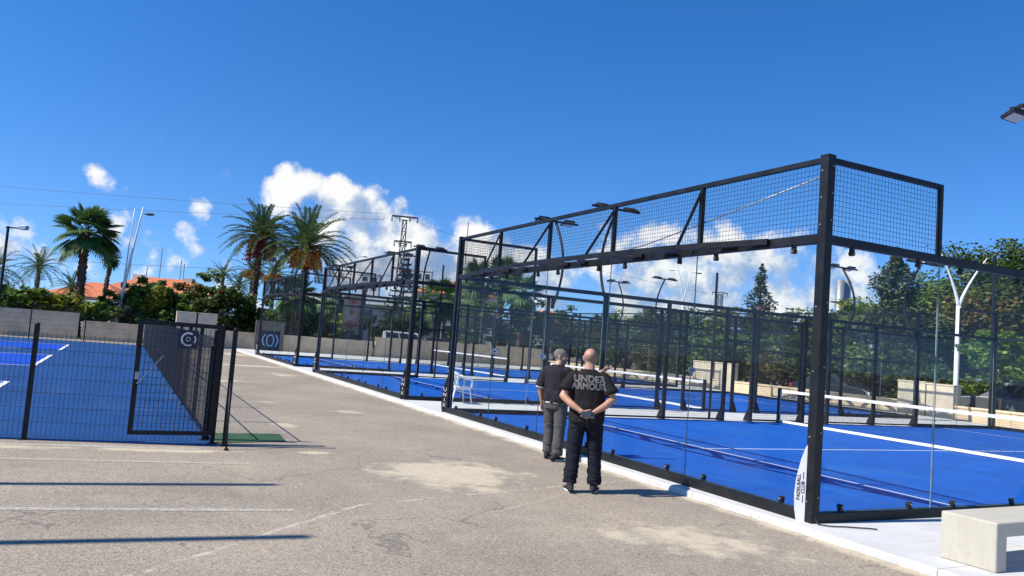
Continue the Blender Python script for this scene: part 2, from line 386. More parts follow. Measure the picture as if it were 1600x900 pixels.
ox = -RT*0.030 + UP*0.026
of = node(nt, 'ShaderNodeVectorMath', operation='ADD'); of.inputs[1].default_value = tuple(ox); link(geo.outputs['Generated'], of.inputs[0])
d1 = dens(of.outputs[0])
alpha = node(nt, 'ShaderNodeMapRange', interpolation_type='SMOOTHSTEP'); alpha.inputs['From Min'].default_value = 0.18; alpha.inputs['From Max'].default_value = 0.70; link(d0, alpha.inputs['Value'])
lit = math_('SUBTRACT', d0, d1)
litr = node(nt, 'ShaderNodeMapRange'); litr.inputs['From Min'].default_value = -0.50; litr.inputs['From Max'].default_value = 0.42; link(lit, litr.inputs['Value'])
crp = ramp(nt, [(0.0, (1.9, 2.6, 3.9)), (0.42, (2.5, 3.2, 4.5)), (0.60, (3.6, 4.1, 4.9)), (0.80, (5.1, 5.3, 5.5)), (1.0, (6.2, 6.15, 6.0))])
link(litr.outputs[0], crp.inputs['Fac'])
tint = node(nt, 'ShaderNodeMix', data_type='RGBA', blend_type='MULTIPLY'); tint.inputs[0].default_value = 1.0
hs = node(nt, 'ShaderNodeHueSaturation'); hs.inputs['Saturation'].default_value = 1.38; link(sky.outputs[0], hs.inputs['Color'])
g0 = node(nt, 'ShaderNodeTexCoord'); sv = node(nt, 'ShaderNodeSeparateXYZ'); link(g0.outputs['Generated'], sv.inputs[0])
cv = node(nt, 'ShaderNodeCombineXYZ'); link(sv.outputs[0], cv.inputs[0]); link(sv.outputs[1], cv.inputs[1]); link(math_('MULTIPLY_ADD', math_('MAXIMUM', sv.outputs[2], 0.0), 1.0, 0.10), cv.inputs[2])
link(cv.outputs[0], sky.inputs['Vector'])
link(hs.outputs[0], tint.inputs[6]); tint.inputs[7].default_value = (0.84, 0.90, 1.10, 1)
mixc = node(nt, 'ShaderNodeMix', data_type='RGBA')
al = math_('MULTIPLY', alpha.outputs[0], 0.95)
link(al, mixc.inputs[0]); link(tint.outputs[2], mixc.inputs[6]); link(crp.outputs[0], mixc.inputs[7])
link(mixc.outputs[2], bg.inputs['Color']); bg.inputs['Strength'].default_value = 0.108
S.view_settings.view_transform = 'Standard'; S.view_settings.look = 'None'; S.view_settings.exposure = 0.62; S.view_settings.gamma = 1
S.cycles.transparent_max_bounces = 48; S.cycles.max_bounces = 8; S.cycles.use_denoising = True; W.cycles.sampling_method = 'NONE'
S.cycles.sample_clamp_indirect = 6

# ------------------------------------------------------------------ ground
GZ = -0.075
def ground_material():
    global nt
    m, nt_, b = newmat('worn_asphalt'); nt = nt_
    tc = node(nt, 'ShaderNodeTexCoord'); P = tc.outputs['Object']
    sp = node(nt, 'ShaderNodeSeparateXYZ'); link(P, sp.inputs[0])
    def nz(scale, det=4, rough=.55, vec=P):
        n = node(nt, 'ShaderNodeTexNoise', Scale=scale, Detail=det, Roughness=rough); link(vec, n.inputs['Vector']); return n.outputs['Fac']
    agg = node(nt, 'ShaderNodeTexVoronoi', Scale=95.0); link(P, agg.inputs['Vector'])
    grain = ramp(nt, [(0.0, (0.11, 0.092, 0.069)), (0.30, (0.225, 0.190, 0.143)), (0.62, (0.345, 0.291, 0.221)), (1.0, (0.53, 0.45, 0.342))])
    sh = node(nt, 'ShaderNodeSeparateColor'); link(agg.outputs['Color'], sh.inputs[0])
    gsum = math_('MULTIPLY_ADD', sh.outputs[0], 0.62, math_('MULTIPLY', nz(55, 3), 0.4)); link(gsum, grain.inputs['Fac'])
    # broad tonal drift
    big = ramp(nt, [(0.28, (0.78, 0.78, 0.79)), (0.5, (1, 1, 1)), (0.72, (1.20, 1.18, 1.14))]); link(nz(0.42, 6, .62), big.inputs['Fac'])
    c1 = node(nt, 'ShaderNodeMix', data_type='RGBA', blend_type='MULTIPLY'); c1.inputs[0].default_value = 1; link(grain.outputs[0], c1.inputs[6]); link(big.outputs[0], c1.inputs[7])
    col = c1.outputs[2]
    def over(col, fac, rgb):
        k = node(nt, 'ShaderNodeMix', data_type='RGBA'); link(fac, k.inputs[0]); link(col, k.inputs[6])
        if isinstance(rgb, tuple): k.inputs[7].default_value = (*rgb, 1)
        else: link(rgb, k.inputs[7])
        return k.outputs[2]
    # pale sandy worn patches
    sand = ramp(nt, [(0.2, (0.42, 0.355, 0.24)), (0.8, (0.66, 0.57, 0.41))]); link(math_('MULTIPLY_ADD', nz(7, 5), .6, math_('MULTIPLY', sh.outputs[1], .4)), sand.inputs['Fac'])
    acc = None
    for cx, cy, rx, ry, rot, wt in [(-2.75, 3.35, 1.25, 1.15, .25, 1.0), (-1.75, -0.15, 1.35, .75, -.35, .62), (-2.7, 2.3, .35, .3, 0, .7), (-4.15, 4.95, .5, .2, 0, .7), (-6.1, 5.1, 1.6, .22, -.15, .85), (-8.3, 5.4, 1.4, .22, -.15, .9),
                                (-4.0, 18, 1.4, .6, 0, .7), (-2.0, 27, 2.4, 1.0, 0, .8), (-3.6, 33, 1.6, 2.0, 0, .9), (-1.4, 22, .5, 2.0, 0, .6), (-3.6, 12, .6, .35, 0, .5), (-4.0, 8.0, .3, .5, .5, .55), (-2.2, 10.5, .5, .8, .2, .4), (-0.9, 38, 1.5, 2.5, 0, .8)]:
        mp = node(nt, 'ShaderNodeMapping', vector_type='TEXTURE'); mp.inputs['Location'].default_value = (cx, cy, 0); mp.inputs['Rotation'].default_value = (0, 0, rot); mp.inputs['Scale'].default_value = (rx, ry, 50)
        link(P, mp.inputs['Vector']); ln = node(nt, 'ShaderNodeVectorMath', operation='LENGTH'); link(mp.outputs[0], ln.inputs[0])
        q = math_('SUBTRACT', 1.0, ln.outputs['Value']); q = math_('MULTIPLY', math_('MAXIMUM', q, -0.4), wt); acc = q if acc is None else math_('MAXIMUM', acc, q)
    # sediment along the foot of the kerb
    kx = math_('ABSOLUTE', math_('ADD', sp.outputs[0], 0.34)); kq = math_('MULTIPLY_ADD', kx, -3.2, 0.55)
    acc = math_('MAXIMUM', acc, math_('MULTIPLY', kq, 0.9))
    wob = math_('MULTIPLY_ADD', nz(2.6, 8, .66), 1.7, -0.93)
    f = node(nt, 'ShaderNodeMapRange', interpolation_type='SMOOTHSTEP'); f.inputs['From Min'].default_value = 0.04; f.inputs['From Max'].default_value = 0.46; link(math_('ADD', acc, wob), f.inputs['Value'])
    col = over(col, math_('MULTIPLY', f.outputs[0], 0.88), sand.outputs[0])
    # a sanded joint running across the walkway
    def seam(col, p, q, w, amt, freq, rgb=(0.55, 0.50, 0.40)):
        p = Vector(p); q = Vector(q); d = (q-p).normalized(); nrm = Vector((-d.y, d.x))
        px = math_('SUBTRACT', sp.outputs[0], p.x); py = math_('SUBTRACT', sp.outputs[1], p.y)
        al_ = math_('ADD', math_('MULTIPLY', px, d.x), math_('MULTIPLY', py, d.y)); ac = math_('ADD', math_('MULTIPLY', px, nrm.x), math_('MULTIPLY', py, nrm.y))
        ac = math_('ADD', ac, math_('MULTIPLY_ADD', nz(3.5, 3), .16, -.08))
        inside = math_('MULTIPLY', math_('GREATER_THAN', al_, 0.0), math_('LESS_THAN', al_, (q-p).length))
        k = node(nt, 'ShaderNodeMapRange', interpolation_type='SMOOTHSTEP'); k.inputs['From Min'].default_value = w; k.inputs['From Max'].default_value = w*.3; link(math_('ABSOLUTE', ac), k.inputs['Value'])
        br = node(nt, 'ShaderNodeMapRange'); br.inputs['From Min'].default_value = .42; br.inputs['From Max'].default_value = .56; link(nz(freq, 3), br.inputs['Value'])
        return over(col, math_('MULTIPLY', math_('MULTIPLY', math_('MULTIPLY', k.outputs[0], br.outputs[0]), inside), amt), rgb)
    col = seam(col, (-6.8, -0.45), (-4.4, 1.72), .035, .8, 7.0)
    col = seam(col, (-4.4, 1.72), (-0.4, 2.75), .03, .7, 6.0)
    col = seam(col, (-3.2, 1.2), (-1.5, 2.2), .02, .5, 5.0)
    # fine cracks
    cr = node(nt, 'ShaderNodeTexVoronoi', Scale=0.42, feature='DISTANCE_TO_EDGE'); wv = node(nt, 'ShaderNodeTexNoise', Scale=1.7, Detail=5); link(P, wv.inputs['Vector'])
    ws = node(nt, 'ShaderNodeVectorMath', operation='SCALE'); ws.inputs['Scale'].default_value = 0.9; link(wv.outputs['Color'], ws.inputs[0])
    wad = node(nt, 'ShaderNodeVectorMath', operation='ADD'); link(P, wad.inputs[0]); link(ws.outputs[0], wad.inputs[1]); link(wad.outputs[0], cr.inputs['Vector'])
    ck = math_('LESS_THAN', cr.outputs['Distance'], 0.007); ckm = math_('MULTIPLY', ck, math_('GREATER_THAN', nz(0.5, 2), .56))
    col = over(col, math_('MULTIPLY', ckm, .45), (0.09, 0.085, 0.075))
    gv = node(nt, 'ShaderNodeTexVoronoi', Scale=9.0); link(P, gv.inputs['Vector']); gs = node(nt, 'ShaderNodeSeparateColor'); link(gv.outputs['Color'], gs.inputs[0])
    spot = math_('MULTIPLY', math_('LESS_THAN', gv.outputs['Distance'], math_('MULTIPLY', gs.outputs[1], .16)), math_('GREATER_THAN', gs.outputs[0], .62))
    col = over(col, math_('MULTIPLY', spot, .7), (0.075, 0.062, 0.046))
    spot2 = math_('MULTIPLY', math_('LESS_THAN', gv.outputs['Distance'], math_('MULTIPLY', gs.outputs[2], .14)), math_('LESS_THAN', gs.outputs[0], .25))
    col = over(col, math_('MULTIPLY', spot2, .7), (0.60, 0.52, 0.39))
    dust = node(nt, 'ShaderNodeMapRange', interpolation_type='SMOOTHSTEP'); dust.inputs['From Min'].default_value = .52; dust.inputs['From Max'].default_value = .70; link(nz(1.6, 9, .72), dust.inputs['Value'])
    col = over(col, math_('MULTIPLY', dust.outputs[0], .34), (0.46, 0.395, 0.285))
    # oil and tyre darkening
    oil = node(nt, 'ShaderNodeMapRange', interpolation_type='SMOOTHSTEP'); oil.inputs['From Min'].default_value = .64; oil.inputs['From Max'].default_value = .76; link(nz(1.1, 5, .6), oil.inputs['Value'])
    col = over(col, math_('MULTIPLY', oil.outputs[0], .28), (0.10, 0.095, 0.085))
    # beyond the site: darker earth and road
    far = math_('MAXIMUM', math_('GREATER_THAN', sp.outputs[1], 46.6), math_('GREATER_THAN', sp.outputs[0], 23.3))
    earth = ramp(nt, [(0.3, (0.07, 0.075, 0.04)), (0.5, (0.14, 0.125, 0.09)), (0.7, (0.2, 0.18, 0.14))]); link(nz(0.09, 6), earth.inputs['Fac'])
    col = over(col, far, earth.outputs[0])
    link(col, b.inputs['Base Color']); b.inputs['Roughness'].default_value = 0.88; b.inputs['Specular IOR Level'].default_value = 0.3
    bp = node(nt, 'ShaderNodeBump', Strength=0.55, Distance=0.006); link(math_('ADD', sh.outputs[0], math_('MULTIPLY', nz(30, 3), .8)), bp.inputs['Height']); link(bp.outputs['Normal'], b.inputs['Normal'])
    return m
gm = MB(); gm.add([(-1500, -300, GZ), (1500, -300, GZ), (1500, 2500, GZ), (-1500, 2500, GZ)], [(0, 1, 2, 3)])
tag(gm.build('ground', ground_material()), kind='structure')

def concrete_material(name, lo, hi, mark=(0.55, 0.53, 0.48)):
    global nt
    m, nt_, b = newmat(name); nt = nt_
    tc = node(nt, 'ShaderNodeTexCoord'); P = tc.outputs['Object']
    a = node(nt, 'ShaderNodeTexNoise', Scale=1.3, Detail=8, Roughness=.65); link(P, a.inputs['Vector'])
    mp = node(nt, 'ShaderNodeMapping'); mp.inputs['Scale'].default_value = (1, 9, 1); mp.inputs['Rotation'].default_value = (0, 0, .2); link(P, mp.inputs['Vector'])
    s_ = node(nt, 'ShaderNodeTexNoise', Scale=2.0, Detail=5, Roughness=.6); link(mp.outputs[0], s_.inputs['Vector'])
    rp = ramp(nt, [(0.3, lo), (0.68, hi)]); link(math_('MULTIPLY_ADD', a.outputs['Fac'], .65, math_('MULTIPLY', s_.outputs['Fac'], .35)), rp.inputs['Fac'])
    d = node(nt, 'ShaderNodeTexNoise', Scale=5.0, Detail=6, Roughness=.7); link(P, d.inputs['Vector'])
    dr = node(nt, 'ShaderNodeMapRange', interpolation_type='SMOOTHSTEP'); dr.inputs['From Min'].default_value = .60; dr.inputs['From Max'].default_value = .74; link(d.outputs['Fac'], dr.inputs['Value'])
    k = node(nt, 'ShaderNodeMix', data_type='RGBA'); link(math_('MULTIPLY', dr.outputs[0], .55), k.inputs[0]); link(rp.outputs[0], k.inputs[6]); k.inputs[7].default_value = (*mark, 1)
    sx = node(nt, 'ShaderNodeSeparateXYZ'); link(P, sx.inputs[0])
    wob = math_('MULTIPLY', a.outputs['Fac'], .02)
    jt = None
    for o_, w in ((sx.outputs[0], .004), (sx.outputs[1], .004)):
        fr = math_('ABSOLUTE', math_('SUBTRACT', math_('FRACT', math_('MULTIPLY', math_('ADD', o_, wob), .3125)), .5)); q_ = math_('LESS_THAN', fr, .0022); jt = q_ if jt is None else math_('MAXIMUM', jt, q_)
    gr = node(nt, 'ShaderNodeTexNoise', Scale=14.0, Detail=7, Roughness=.72); link(P, gr.inputs['Vector'])
    gm_ = node(nt, 'ShaderNodeMapRange', interpolation_type='SMOOTHSTEP'); gm_.inputs['From Min'].default_value = .56; gm_.inputs['From Max'].default_value = .72; link(gr.outputs['Fac'], gm_.inputs['Value'])
    k4 = node(nt, 'ShaderNodeMix', data_type='RGBA'); link(math_('MULTIPLY', gm_.outputs[0], .35), k4.inputs[0]); link(k.outputs[2], k4.inputs[6]); k4.inputs[7].default_value = (mark[0]*.6, mark[1]*.58, mark[2]*.54, 1)
    k5 = node(nt, 'ShaderNodeMix', data_type='RGBA'); link(math_('MULTIPLY', jt, .6), k5.inputs[0]); link(k4.outputs[2], k5.inputs[6]); k5.inputs[7].default_value = (.12, .115, .10, 1)
    link(k5.outputs[2], b.inputs['Base Color']); b.inputs['Roughness'].default_value = .8
    n2 = node(nt, 'ShaderNodeTexNoise', Scale=60, Detail=4); link(P, n2.inputs['Vector'])
    bp = node(nt, 'ShaderNodeBump', Strength=.25, Distance=.01); link(n2.outputs['Fac'], bp.inputs['Height']); link(bp.outputs[0], b.inputs['Normal'])
    return m
slab = MB(); slab.box((-0.27, -9, GZ-.2), (22.4, 45.6, 0.0))
tag(slab.build('concrete_pavement', concrete_material('pale_concrete', (0.47, 0.465, 0.44), (0.63, 0.62, 0.59), (.45, .43, .38)), bevel=0.018), kind='structure')

def turf_material(name, base, sandc, amount=0.5, sc=1.0, gloss=.55):
    global nt
    m, nt_, b = newmat(name); nt = nt_
    tc = node(nt, 'ShaderNodeTexCoord'); P = tc.outputs['Object']
    def nz(scale, det=4, rough=.55, vec=P):
        n = node(nt, 'ShaderNodeTexNoise', Scale=scale, Detail=det, Roughness=rough); link(vec, n.inputs['Vector']); return n.outputs['Fac']
    mp = node(nt, 'ShaderNodeMapping'); mp.inputs['Scale'].default_value = (1, .22, 1); link(P, mp.inputs['Vector'])
    rp = ramp(nt, [(0.28, tuple(c*.68 for c in base)), (0.72, tuple(c*1.25 for c in base))])
    link(math_('ADD', math_('MULTIPLY', nz(1.1*sc, 6, .6), .6), math_('MULTIPLY', nz(220, 2), .4)), rp.inputs['Fac'])
    st = node(nt, 'ShaderNodeMapRange', interpolation_type='SMOOTHSTEP'); st.inputs['From Min'].default_value = .50; st.inputs['From Max'].default_value = .80
    link(math_('MULTIPLY_ADD', nz(2.6*sc, 7, .68, mp.outputs[0]), .75, math_('MULTIPLY', nz(.5, 3), .3)), st.inputs['Value'])
    k = node(nt, 'ShaderNodeMix', data_type='RGBA'); link(math_('MULTIPLY', st.outputs[0], amount), k.inputs[0]); link(rp.outputs[0], k.inputs[6]); k.inputs[7].default_value = (*sandc, 1)
    colr = k.outputs[2]
    sx = node(nt, 'ShaderNodeSeparateXYZ'); link(P, sx.inputs[0])
    fr = math_('FRACT', math_('MULTIPLY', math_('ADD', sx.outputs[0], math_('MULTIPLY', nz(3, 2), .01)), .2506)); sm = math_('LESS_THAN', math_('ABSOLUTE', math_('SUBTRACT', fr, .5)), .0016)
    k2 = node(nt, 'ShaderNodeMix', data_type='RGBA'); link(math_('MULTIPLY', sm, .45), k2.inputs[0]); link(colr, k2.inputs[6]); k2.inputs[7].default_value = (base[0]*.4, base[1]*.45, base[2]*.45, 1)
    mark = node(nt, 'ShaderNodeMapRange', interpolation_type='SMOOTHSTEP'); mark.inputs['From Min'].default_value = .60; mark.inputs['From Max'].default_value = .74; link(nz(6.5*sc, 6, .7), mark.inputs['Value'])
    k3 = node(nt, 'ShaderNodeMix', data_type='RGBA'); link(math_('MULTIPLY', mark.outputs[0], .5), k3.inputs[0]); link(k2.outputs[2], k3.inputs[6]); k3.inputs[7].default_value = (*[c*1.0+.04 for c in sandc], 1)
    link(k3.outputs[2], b.inputs['Base Color']); b.inputs['Roughness'].default_value = gloss; b.inputs['Specular IOR Level'].default_value = .25
    bp = node(nt, 'ShaderNodeBump', Strength=.35, Distance=.004); link(nz(320, 2), bp.inputs['Height']); link(bp.outputs[0], b.inputs['Normal'])
    return m
TURF = turf_material('blue_court_turf', (0.001, 0.086, 0.40), (0.025, 0.16, 0.43), .85, gloss=.8)
LINE = pm('white_court_line', (0.72, 0.73, 0.75), .7, .08, 30)
for y0 in CY:
    a = MB(); a.box((0.02, y0+.02, -.05), (20-.02, y0+L-.02, 0.008)); tag(a.build('court_surface', TURF), kind='structure')
    b_ = MB()
    for (xa, ya, xb, yb) in [(2.975, .06, 3.025, L-.06), (16.975, .06, 17.025, L-.06), (2.8, L/2-.025, 2.975, L/2+.025), (3.025, L/2-.025, 16.975, L/2+.025), (17.025, L/2-.025, 17.2, L/2+.025)]:
        b_.add([(xa, y0+ya, .012), (xb, y0+ya, .012), (xb, y0+yb, .012), (xa, y0+yb, .012)], [(0, 1, 2, 3)])
    tag(b_.build('court_markings', LINE), kind='structure')
# the tennis-type courts on the left
TB = turf_material('blue_grey_acrylic', (0.008, 0.055, 0.185), (0.035, 0.095, 0.215), .6, .6, .7)
TI = turf_material('bright_blue_acrylic', (0.003, 0.065, 0.45), (0.02, 0.10, 0.45), .3, .6, .7)
a = MB(); a.add([(-40, 12.2, GZ+.006), (-5.38, 5.42, GZ+.006), (-5.42, 42.6, GZ+.006), (-40, 47.5, GZ+.006)], [(0, 1, 2, 3)]); tag(a.build('sports_ground', TB), kind='structure')
for (ya, yb) in [(8.6, 14.65), (20.4, 26.9), (31.0, 37.2)]:
    a = MB(); a.add([(-24, ya, GZ+.011), (-8.8, ya, GZ+.011), (-8.8, yb, GZ+.011), (-24, yb, GZ+.011)], [(0, 1, 2, 3)]); tag(a.build('court_surface', TI), kind='structure')
    b_ = MB(); z = GZ+.016; w = .055; ym = (ya+yb)/2
    for (xa, y1, xb, y2) in [(-24, ya, -8.8-w*2, ya+w*1.4), (-24, yb-w*1.4, -8.8-w*2, yb), (-24, ym-w*.6, -13.4-w, ym+w*.6), (-8.8-w*2, ya, -8.8, yb), (-13.4-w, ya+w*1.4, -13.4, yb-w*1.4)]:
        b_.add([(xa, y1, z), (xb, y1, z), (xb, y2, z), (xa, y2, z)], [(0, 1, 2, 3)])
    tag(b_.build('court_markings', LINE), kind='structure')
a = MB(); a.add([(-5.36, 5.75, GZ+.010), (-4.35, 5.95, GZ+.010), (-4.30, 6.75, GZ+.010), (-5.36, 6.75, GZ+.010)], [(0, 1, 2, 3)])
tag(a.build('green_court_paint', turf_material('green_acrylic', (0.040, 0.095, 0.040), (0.16, 0.16, 0.12), .9, 1.5, .8)), kind='structure')
# parking lines worn into the asphalt
def worn_paint():
    global nt
    m, nt_, b = newmat('worn_line_paint'); nt = nt_
    tc = node(nt, 'ShaderNodeTexCoord'); n = node(nt, 'ShaderNodeTexNoise', Scale=14.0, Detail=7, Roughness=.7); link(tc.outputs['Object'], n.inputs['Vector'])
    v = node(nt, 'ShaderNodeTexVoronoi', Scale=95.0); link(tc.outputs['Object'], v.inputs['Vector']); sh = node(nt, 'ShaderNodeSeparateColor'); link(v.outputs['Color'], sh.inputs[0])
    b.inputs['Base Color'].default_value = (0.56, 0.53, 0.44, 1); b.inputs['Roughness'].default_value = .85
    f = node(nt, 'ShaderNodeMapRange', interpolation_type='SMOOTHSTEP'); f.inputs['From Min'].default_value = .34; f.inputs['From Max'].default_value = .66; link(math_('MULTIPLY_ADD', sh.outputs[0], .38, math_('MULTIPLY', n.outputs['Fac'], .72)), f.inputs['Value'])
    t = node(nt, 'ShaderNodeBsdfTransparent'); mx = node(nt, 'ShaderNodeMixShader'); link(math_('MULTIPLY', f.outputs[0], .8), mx.inputs[0]); link(t.outputs[0], mx.inputs[1]); link(b.outputs[0], mx.inputs[2])
    link(mx.outputs[0], nt.nodes['Material Output'].inputs['Surface']); return m
WP = worn_paint()
for (p, q, w) in [((-11, 4.92), (-5.15, 4.03), .09), ((-11, 2.42), (-5.1, 1.53), .10), ((-5.2, 10.2), (-3.7, 10.3), .08), ((-5.2, 15.2), (-3.5, 15.3), .1), ((-5.2, 22), (-3.4, 22.1), .1), ((-11, 5.92), (-5.6, 5.2), .16)]:
    p = Vector((*p, GZ+.005)); q = Vector((*q, GZ+.005)); n = (q-p).cross(Vector((0, 0, 1))).normalized()*w/2
    a = MB(); a.add([p-n, p+n, q+n, q-n][::-1], [(0, 1, 2, 3)]); tag(a.build('parking_line', WP), kind='structure')

# ------------------------------------------------------------------ padel enclosures
ST = MT['steel']
FIN_POLY = [(0.0, 0.0), (.100, 0.0), (.122, .12), (.130, .28), (.116, .45), (.078, .64), (.036, .78), (0.0, .84)]
def fin(parent, corner, white=False):
    """curved stabiliser plate beside a corner post, set at 45 degrees, lettered on the face towards the walkway"""
    d = Vector((-1, .9, 0)).normalized(); o = Vector(corner)
    f = MB().prism(FIN_POLY, d, (0, 0, 1), .012, org=o + d*.052).build('stabiliser_fin', MT['fin_white'] if white else ST, parent)
    nrm = d.cross(Vector((0, 0, 1)))          # +: one face, -: other
    face = -nrm if nrm.dot(Vector((-.45, -.89, 0))) < 0 else nrm
    if white:
        # words read upward, along the fin
        x = Vector((0, 0, 1)); y = face.cross(x)
        for txt, off, sz in [('PADELBALL', .090, .050), ('CLUB', .046, .050)]:
            text_obj('lettering', txt, sz, MT['letter_black'], f, frame(o + d*(.052+off) + face*.0085 + Vector((0, 0, .36)), x, y), spacing=1.08)
        b = MB()
        for z0, z1 in [(.20, .275), (.445, .52)]: b.prism([(.043, z0), (.049, z0), (.049, z1), (.043, z1)], d, (0, 0, 1), .002, org=o + d*.052 + face*.0085)
        b.build('lettering_rule', MT['letter_black'], f)
    else:
        x = -d if face.cross(-d).z < 0 else d
        x = Vector((0, 0, 1)).cross(face)
        for i, ch in enumerate('UNIX'):
            text_obj('lettering', ch, .115, MT['letter_white'], f, frame(o + d*(.052+.060) + face*.0085 + Vector((0, 0, .50-.115*i)), x, (0, 0, 1)))
    return f
def clamp_mesh():
    m = MB(); m.tube([(-.026, 0, 0), (.026, 0, 0)], .028, 12); m.box((-.018, -.025, -.01), (.018, .025, .058)); m.mi = 1; m.tube([(-.036, 0, 0), (.036, 0, 0)], .011, 8); return m
court = empty('padel_court_enclosure', (0, 0, 0), 0, 'nearest black framed glass padel court cage, white lettered fin on its front corner', 'padel court', 'black padel court cages along the walkway')
half = []     # the end wall at X = 0 and the side wall at Y = 0; the other half is this one turned round
def P(o): half.append(o); return o
for y in (0, L):
    m = MB(); m.box((-.055, y-.055, .0), (.055, y+.055, 3.96)); m.box((-.058, y-.058, 3.96), (.058, y+.058, 3.975)); 
    m.mi = 1
    for z in (.22, .9, 1.6, 2.3, 3.2, 3.5, 3.8): m.tube([(-.061, y+.02, z), (-.054, y+.02, z)], .009, 8); m.tube([(.02, y-.061, z+.05), (.02, y-.054, z+.05)], .009, 8)
    P(m.build('corner_post', [ST, MT['galv']], court))
P(MB().box((-.07, .055, 0), (.05, L-.055, .115)).build('base_rail', ST, court, bevel=.004))
P(MB().box((-.05, .055, 3.0), (.05, L-.055, 3.10)).build('main_beam', ST, court, bevel=.004))
cp = [(-.05, .75), (-.20, 1.45), (-.33, 2.3), (-.42, 3.6), (-.45, 5.1), (-.42, 6.6), (-.33, 7.9), (-.20, 8.75), (-.05, 9.45)]
m = MB()
for a, b in zip(cp, cp[1:]): m.bar((a[0]-.03, a[1], 3.065), (b[0]-.03, b[1], 3.065), .05, .07)
P(m.build('outer_chord', ST, court))
def chx(y):
    for a, b in zip(cp, cp[1:]):
        if a[1] <= y <= b[1]: return a[0]+(b[0]-a[0])*(y-a[1])/(b[1]-a[1])
for i, (ya, yb) in enumerate([(1.3, 1.7), (2.7, 2.1), (3.2, 4.0), (4.9, 4.3), (5.3, 5.9), (7.0, 6.3), (7.5, 8.1), (8.9, 8.5)]):
    P(MB().bar((-.05, ya, 3.068), (chx(yb)-.01, yb, 3.068), .13, .05).build('truss_plate', ST, court))
UPY = [2.04, 4.08, 6.12, 8.16]
for y in UPY:
    P(MB().box((-.028, y-.028, 3.1), (.028, y+.028, 3.9)).build('upright', ST, court))
    P(MB().bar((-.028, y, 3.84), (chx(y)-.01, y+.1, 3.09), .035).build('brace', ST, court))
P(MB().box((-.03, .055, 3.9), (.03, L-.055, 3.955)).build('top_rail', ST, court))
edges = [.06] + UPY + [L-.06]
for ya, yb in zip(edges, edges[1:]):
    P(wire_panel('mesh_panel', (0.0, ya+.03, 3.11), (0, 1, 0), yb-ya-.06, .78, .056, .056, .0024, MT['wire'], court))
gw = (L-.12)/5
clamp_proto = None
def clamp(x, y, z, rz=0.0, parent=court):
    global clamp_proto
    if clamp_proto is None:
        clamp_proto = clamp_mesh().build('glass_clamp', [MT['rubber'], MT['galv']], parent, smooth=False); o = clamp_proto
    else: o = clamp_proto.copy(); C.objects.link(o)
    o.matrix_local = Matrix.Translation((x, y, z)) @ Matrix.Rotation(rz, 4, 'Z') @ (Matrix.Rotation(math.pi, 4, 'Y') if z < 1 else Matrix.Identity(4)); return P(o)
for i in range(5):
    y0 = .06 + gw*i
    gp = MB().box((-.006, y0+.004, .118), (.006, y0+gw-.004, 2.995)); gp.m = [1, 1, 1, 0, 1, 0]; P(gp.build('glass_panel', [MT['glass'], MT['glass_edge']], court))
    for f in (.18, .82):
        clamp(0, y0+gw*f, 2.935); clamp(0, y0+gw*f, .165)
# side wall
for xa, xb in [(.055, 3.96), (16.04, 19.945)]: P(MB().box((xa, -.05, 0), (xb, .06, .10)).build('base_rail', ST, court, bevel=.004))
P(MB().box((.055, -.045, 3.0), (19.945, .045, 3.09)).build('side_beam', ST, court, bevel=.004))
for (a, b) in [(.06, 1.95), (1.97, 3.95), (16.05, 18.03), (18.05, 19.94)]:
    gp = MB().box((a+.003, -.006, .105), (b-.003, .006, 2.995)); gp.m = [1, 1, 0, 1, 0, 1]; P(gp.build('glass_panel', [MT['glass'], MT['glass_edge']], court))
    for f in (.2, .8): clamp(a+(b-a)*f, 0, 2.935, math.pi/2); clamp(a+(b-a)*f, 0, .155, math.pi/2)
for xu, xc in [(1.93, .055), (18.07, 19.945)]:
    P(MB().box((xu-.025, -.025, 3.09), (xu+.025, .025, 3.955)).build('upright', ST, court))
    xa, xb = sorted((xu, xc)); sgn = 1 if xu < 10 else -1
    P(MB().box((min(xu-.025*sgn, xc), -.028, 3.9), (max(xu-.025*sgn, xc), .028, 3.955)).build('top_rail', ST, court))
    P(wire_panel('mesh_panel', (xa+.03, 0, 3.10), (1, 0, 0), xb-xa-.06, .79, .056, .056, .0024, MT['wire'], court))
for x in (4, 6, 8, 9, 11, 12, 14, 16):
    m = MB(); m.box((x-.04, -.045, 0), (x+.04, .045, 3.0)); m.prism([(0, 0), (.18, 0), (.15, .10), (.045, .30), (0, .36)], (0, -1, 0), (0, 0, 1), .07, org=(x, -.045, 0)); P(m.build('side_post', ST, court))
for xa, xb in [(4, 6), (6, 8), (12, 14), (14, 16), (9, 11)]:
    P(MB().box((xa+.04, -.02, .03), (xb-.04, .02, .07)).build('bottom_rail', ST, court))
    P(MB().box((xa+.04, -.02, 1.95), (xb-.04, .02, 1.99)).build('middle_rail', ST, court))
    P(wire_panel('mesh_panel', (xa+.05, 0, .07), (1, 0, 0), xb-xa-.1, 2.92, .056, .056, .0020, MT['wire'], court))
for xa, xb in [(8, 9), (11, 12)]:
    P(MB().box((xa+.04, -.025, 2.15), (xb-.04, .025, 2.21)).build('door_lintel', ST, court))
    P(wire_panel('mesh_panel', (xa+.05, 0, 2.22), (1, 0, 0), xb-xa-.1, .77, .056, .056, .0020, MT['wire'], court))
TURN = Matrix.Translation((20, L, 0)) @ Matrix.Rotation(math.pi, 4, 'Z')
for o in list(half):
    c = o.copy(); C.objects.link(c); c.parent = court; c.matrix_local = TURN @ o.matrix_local
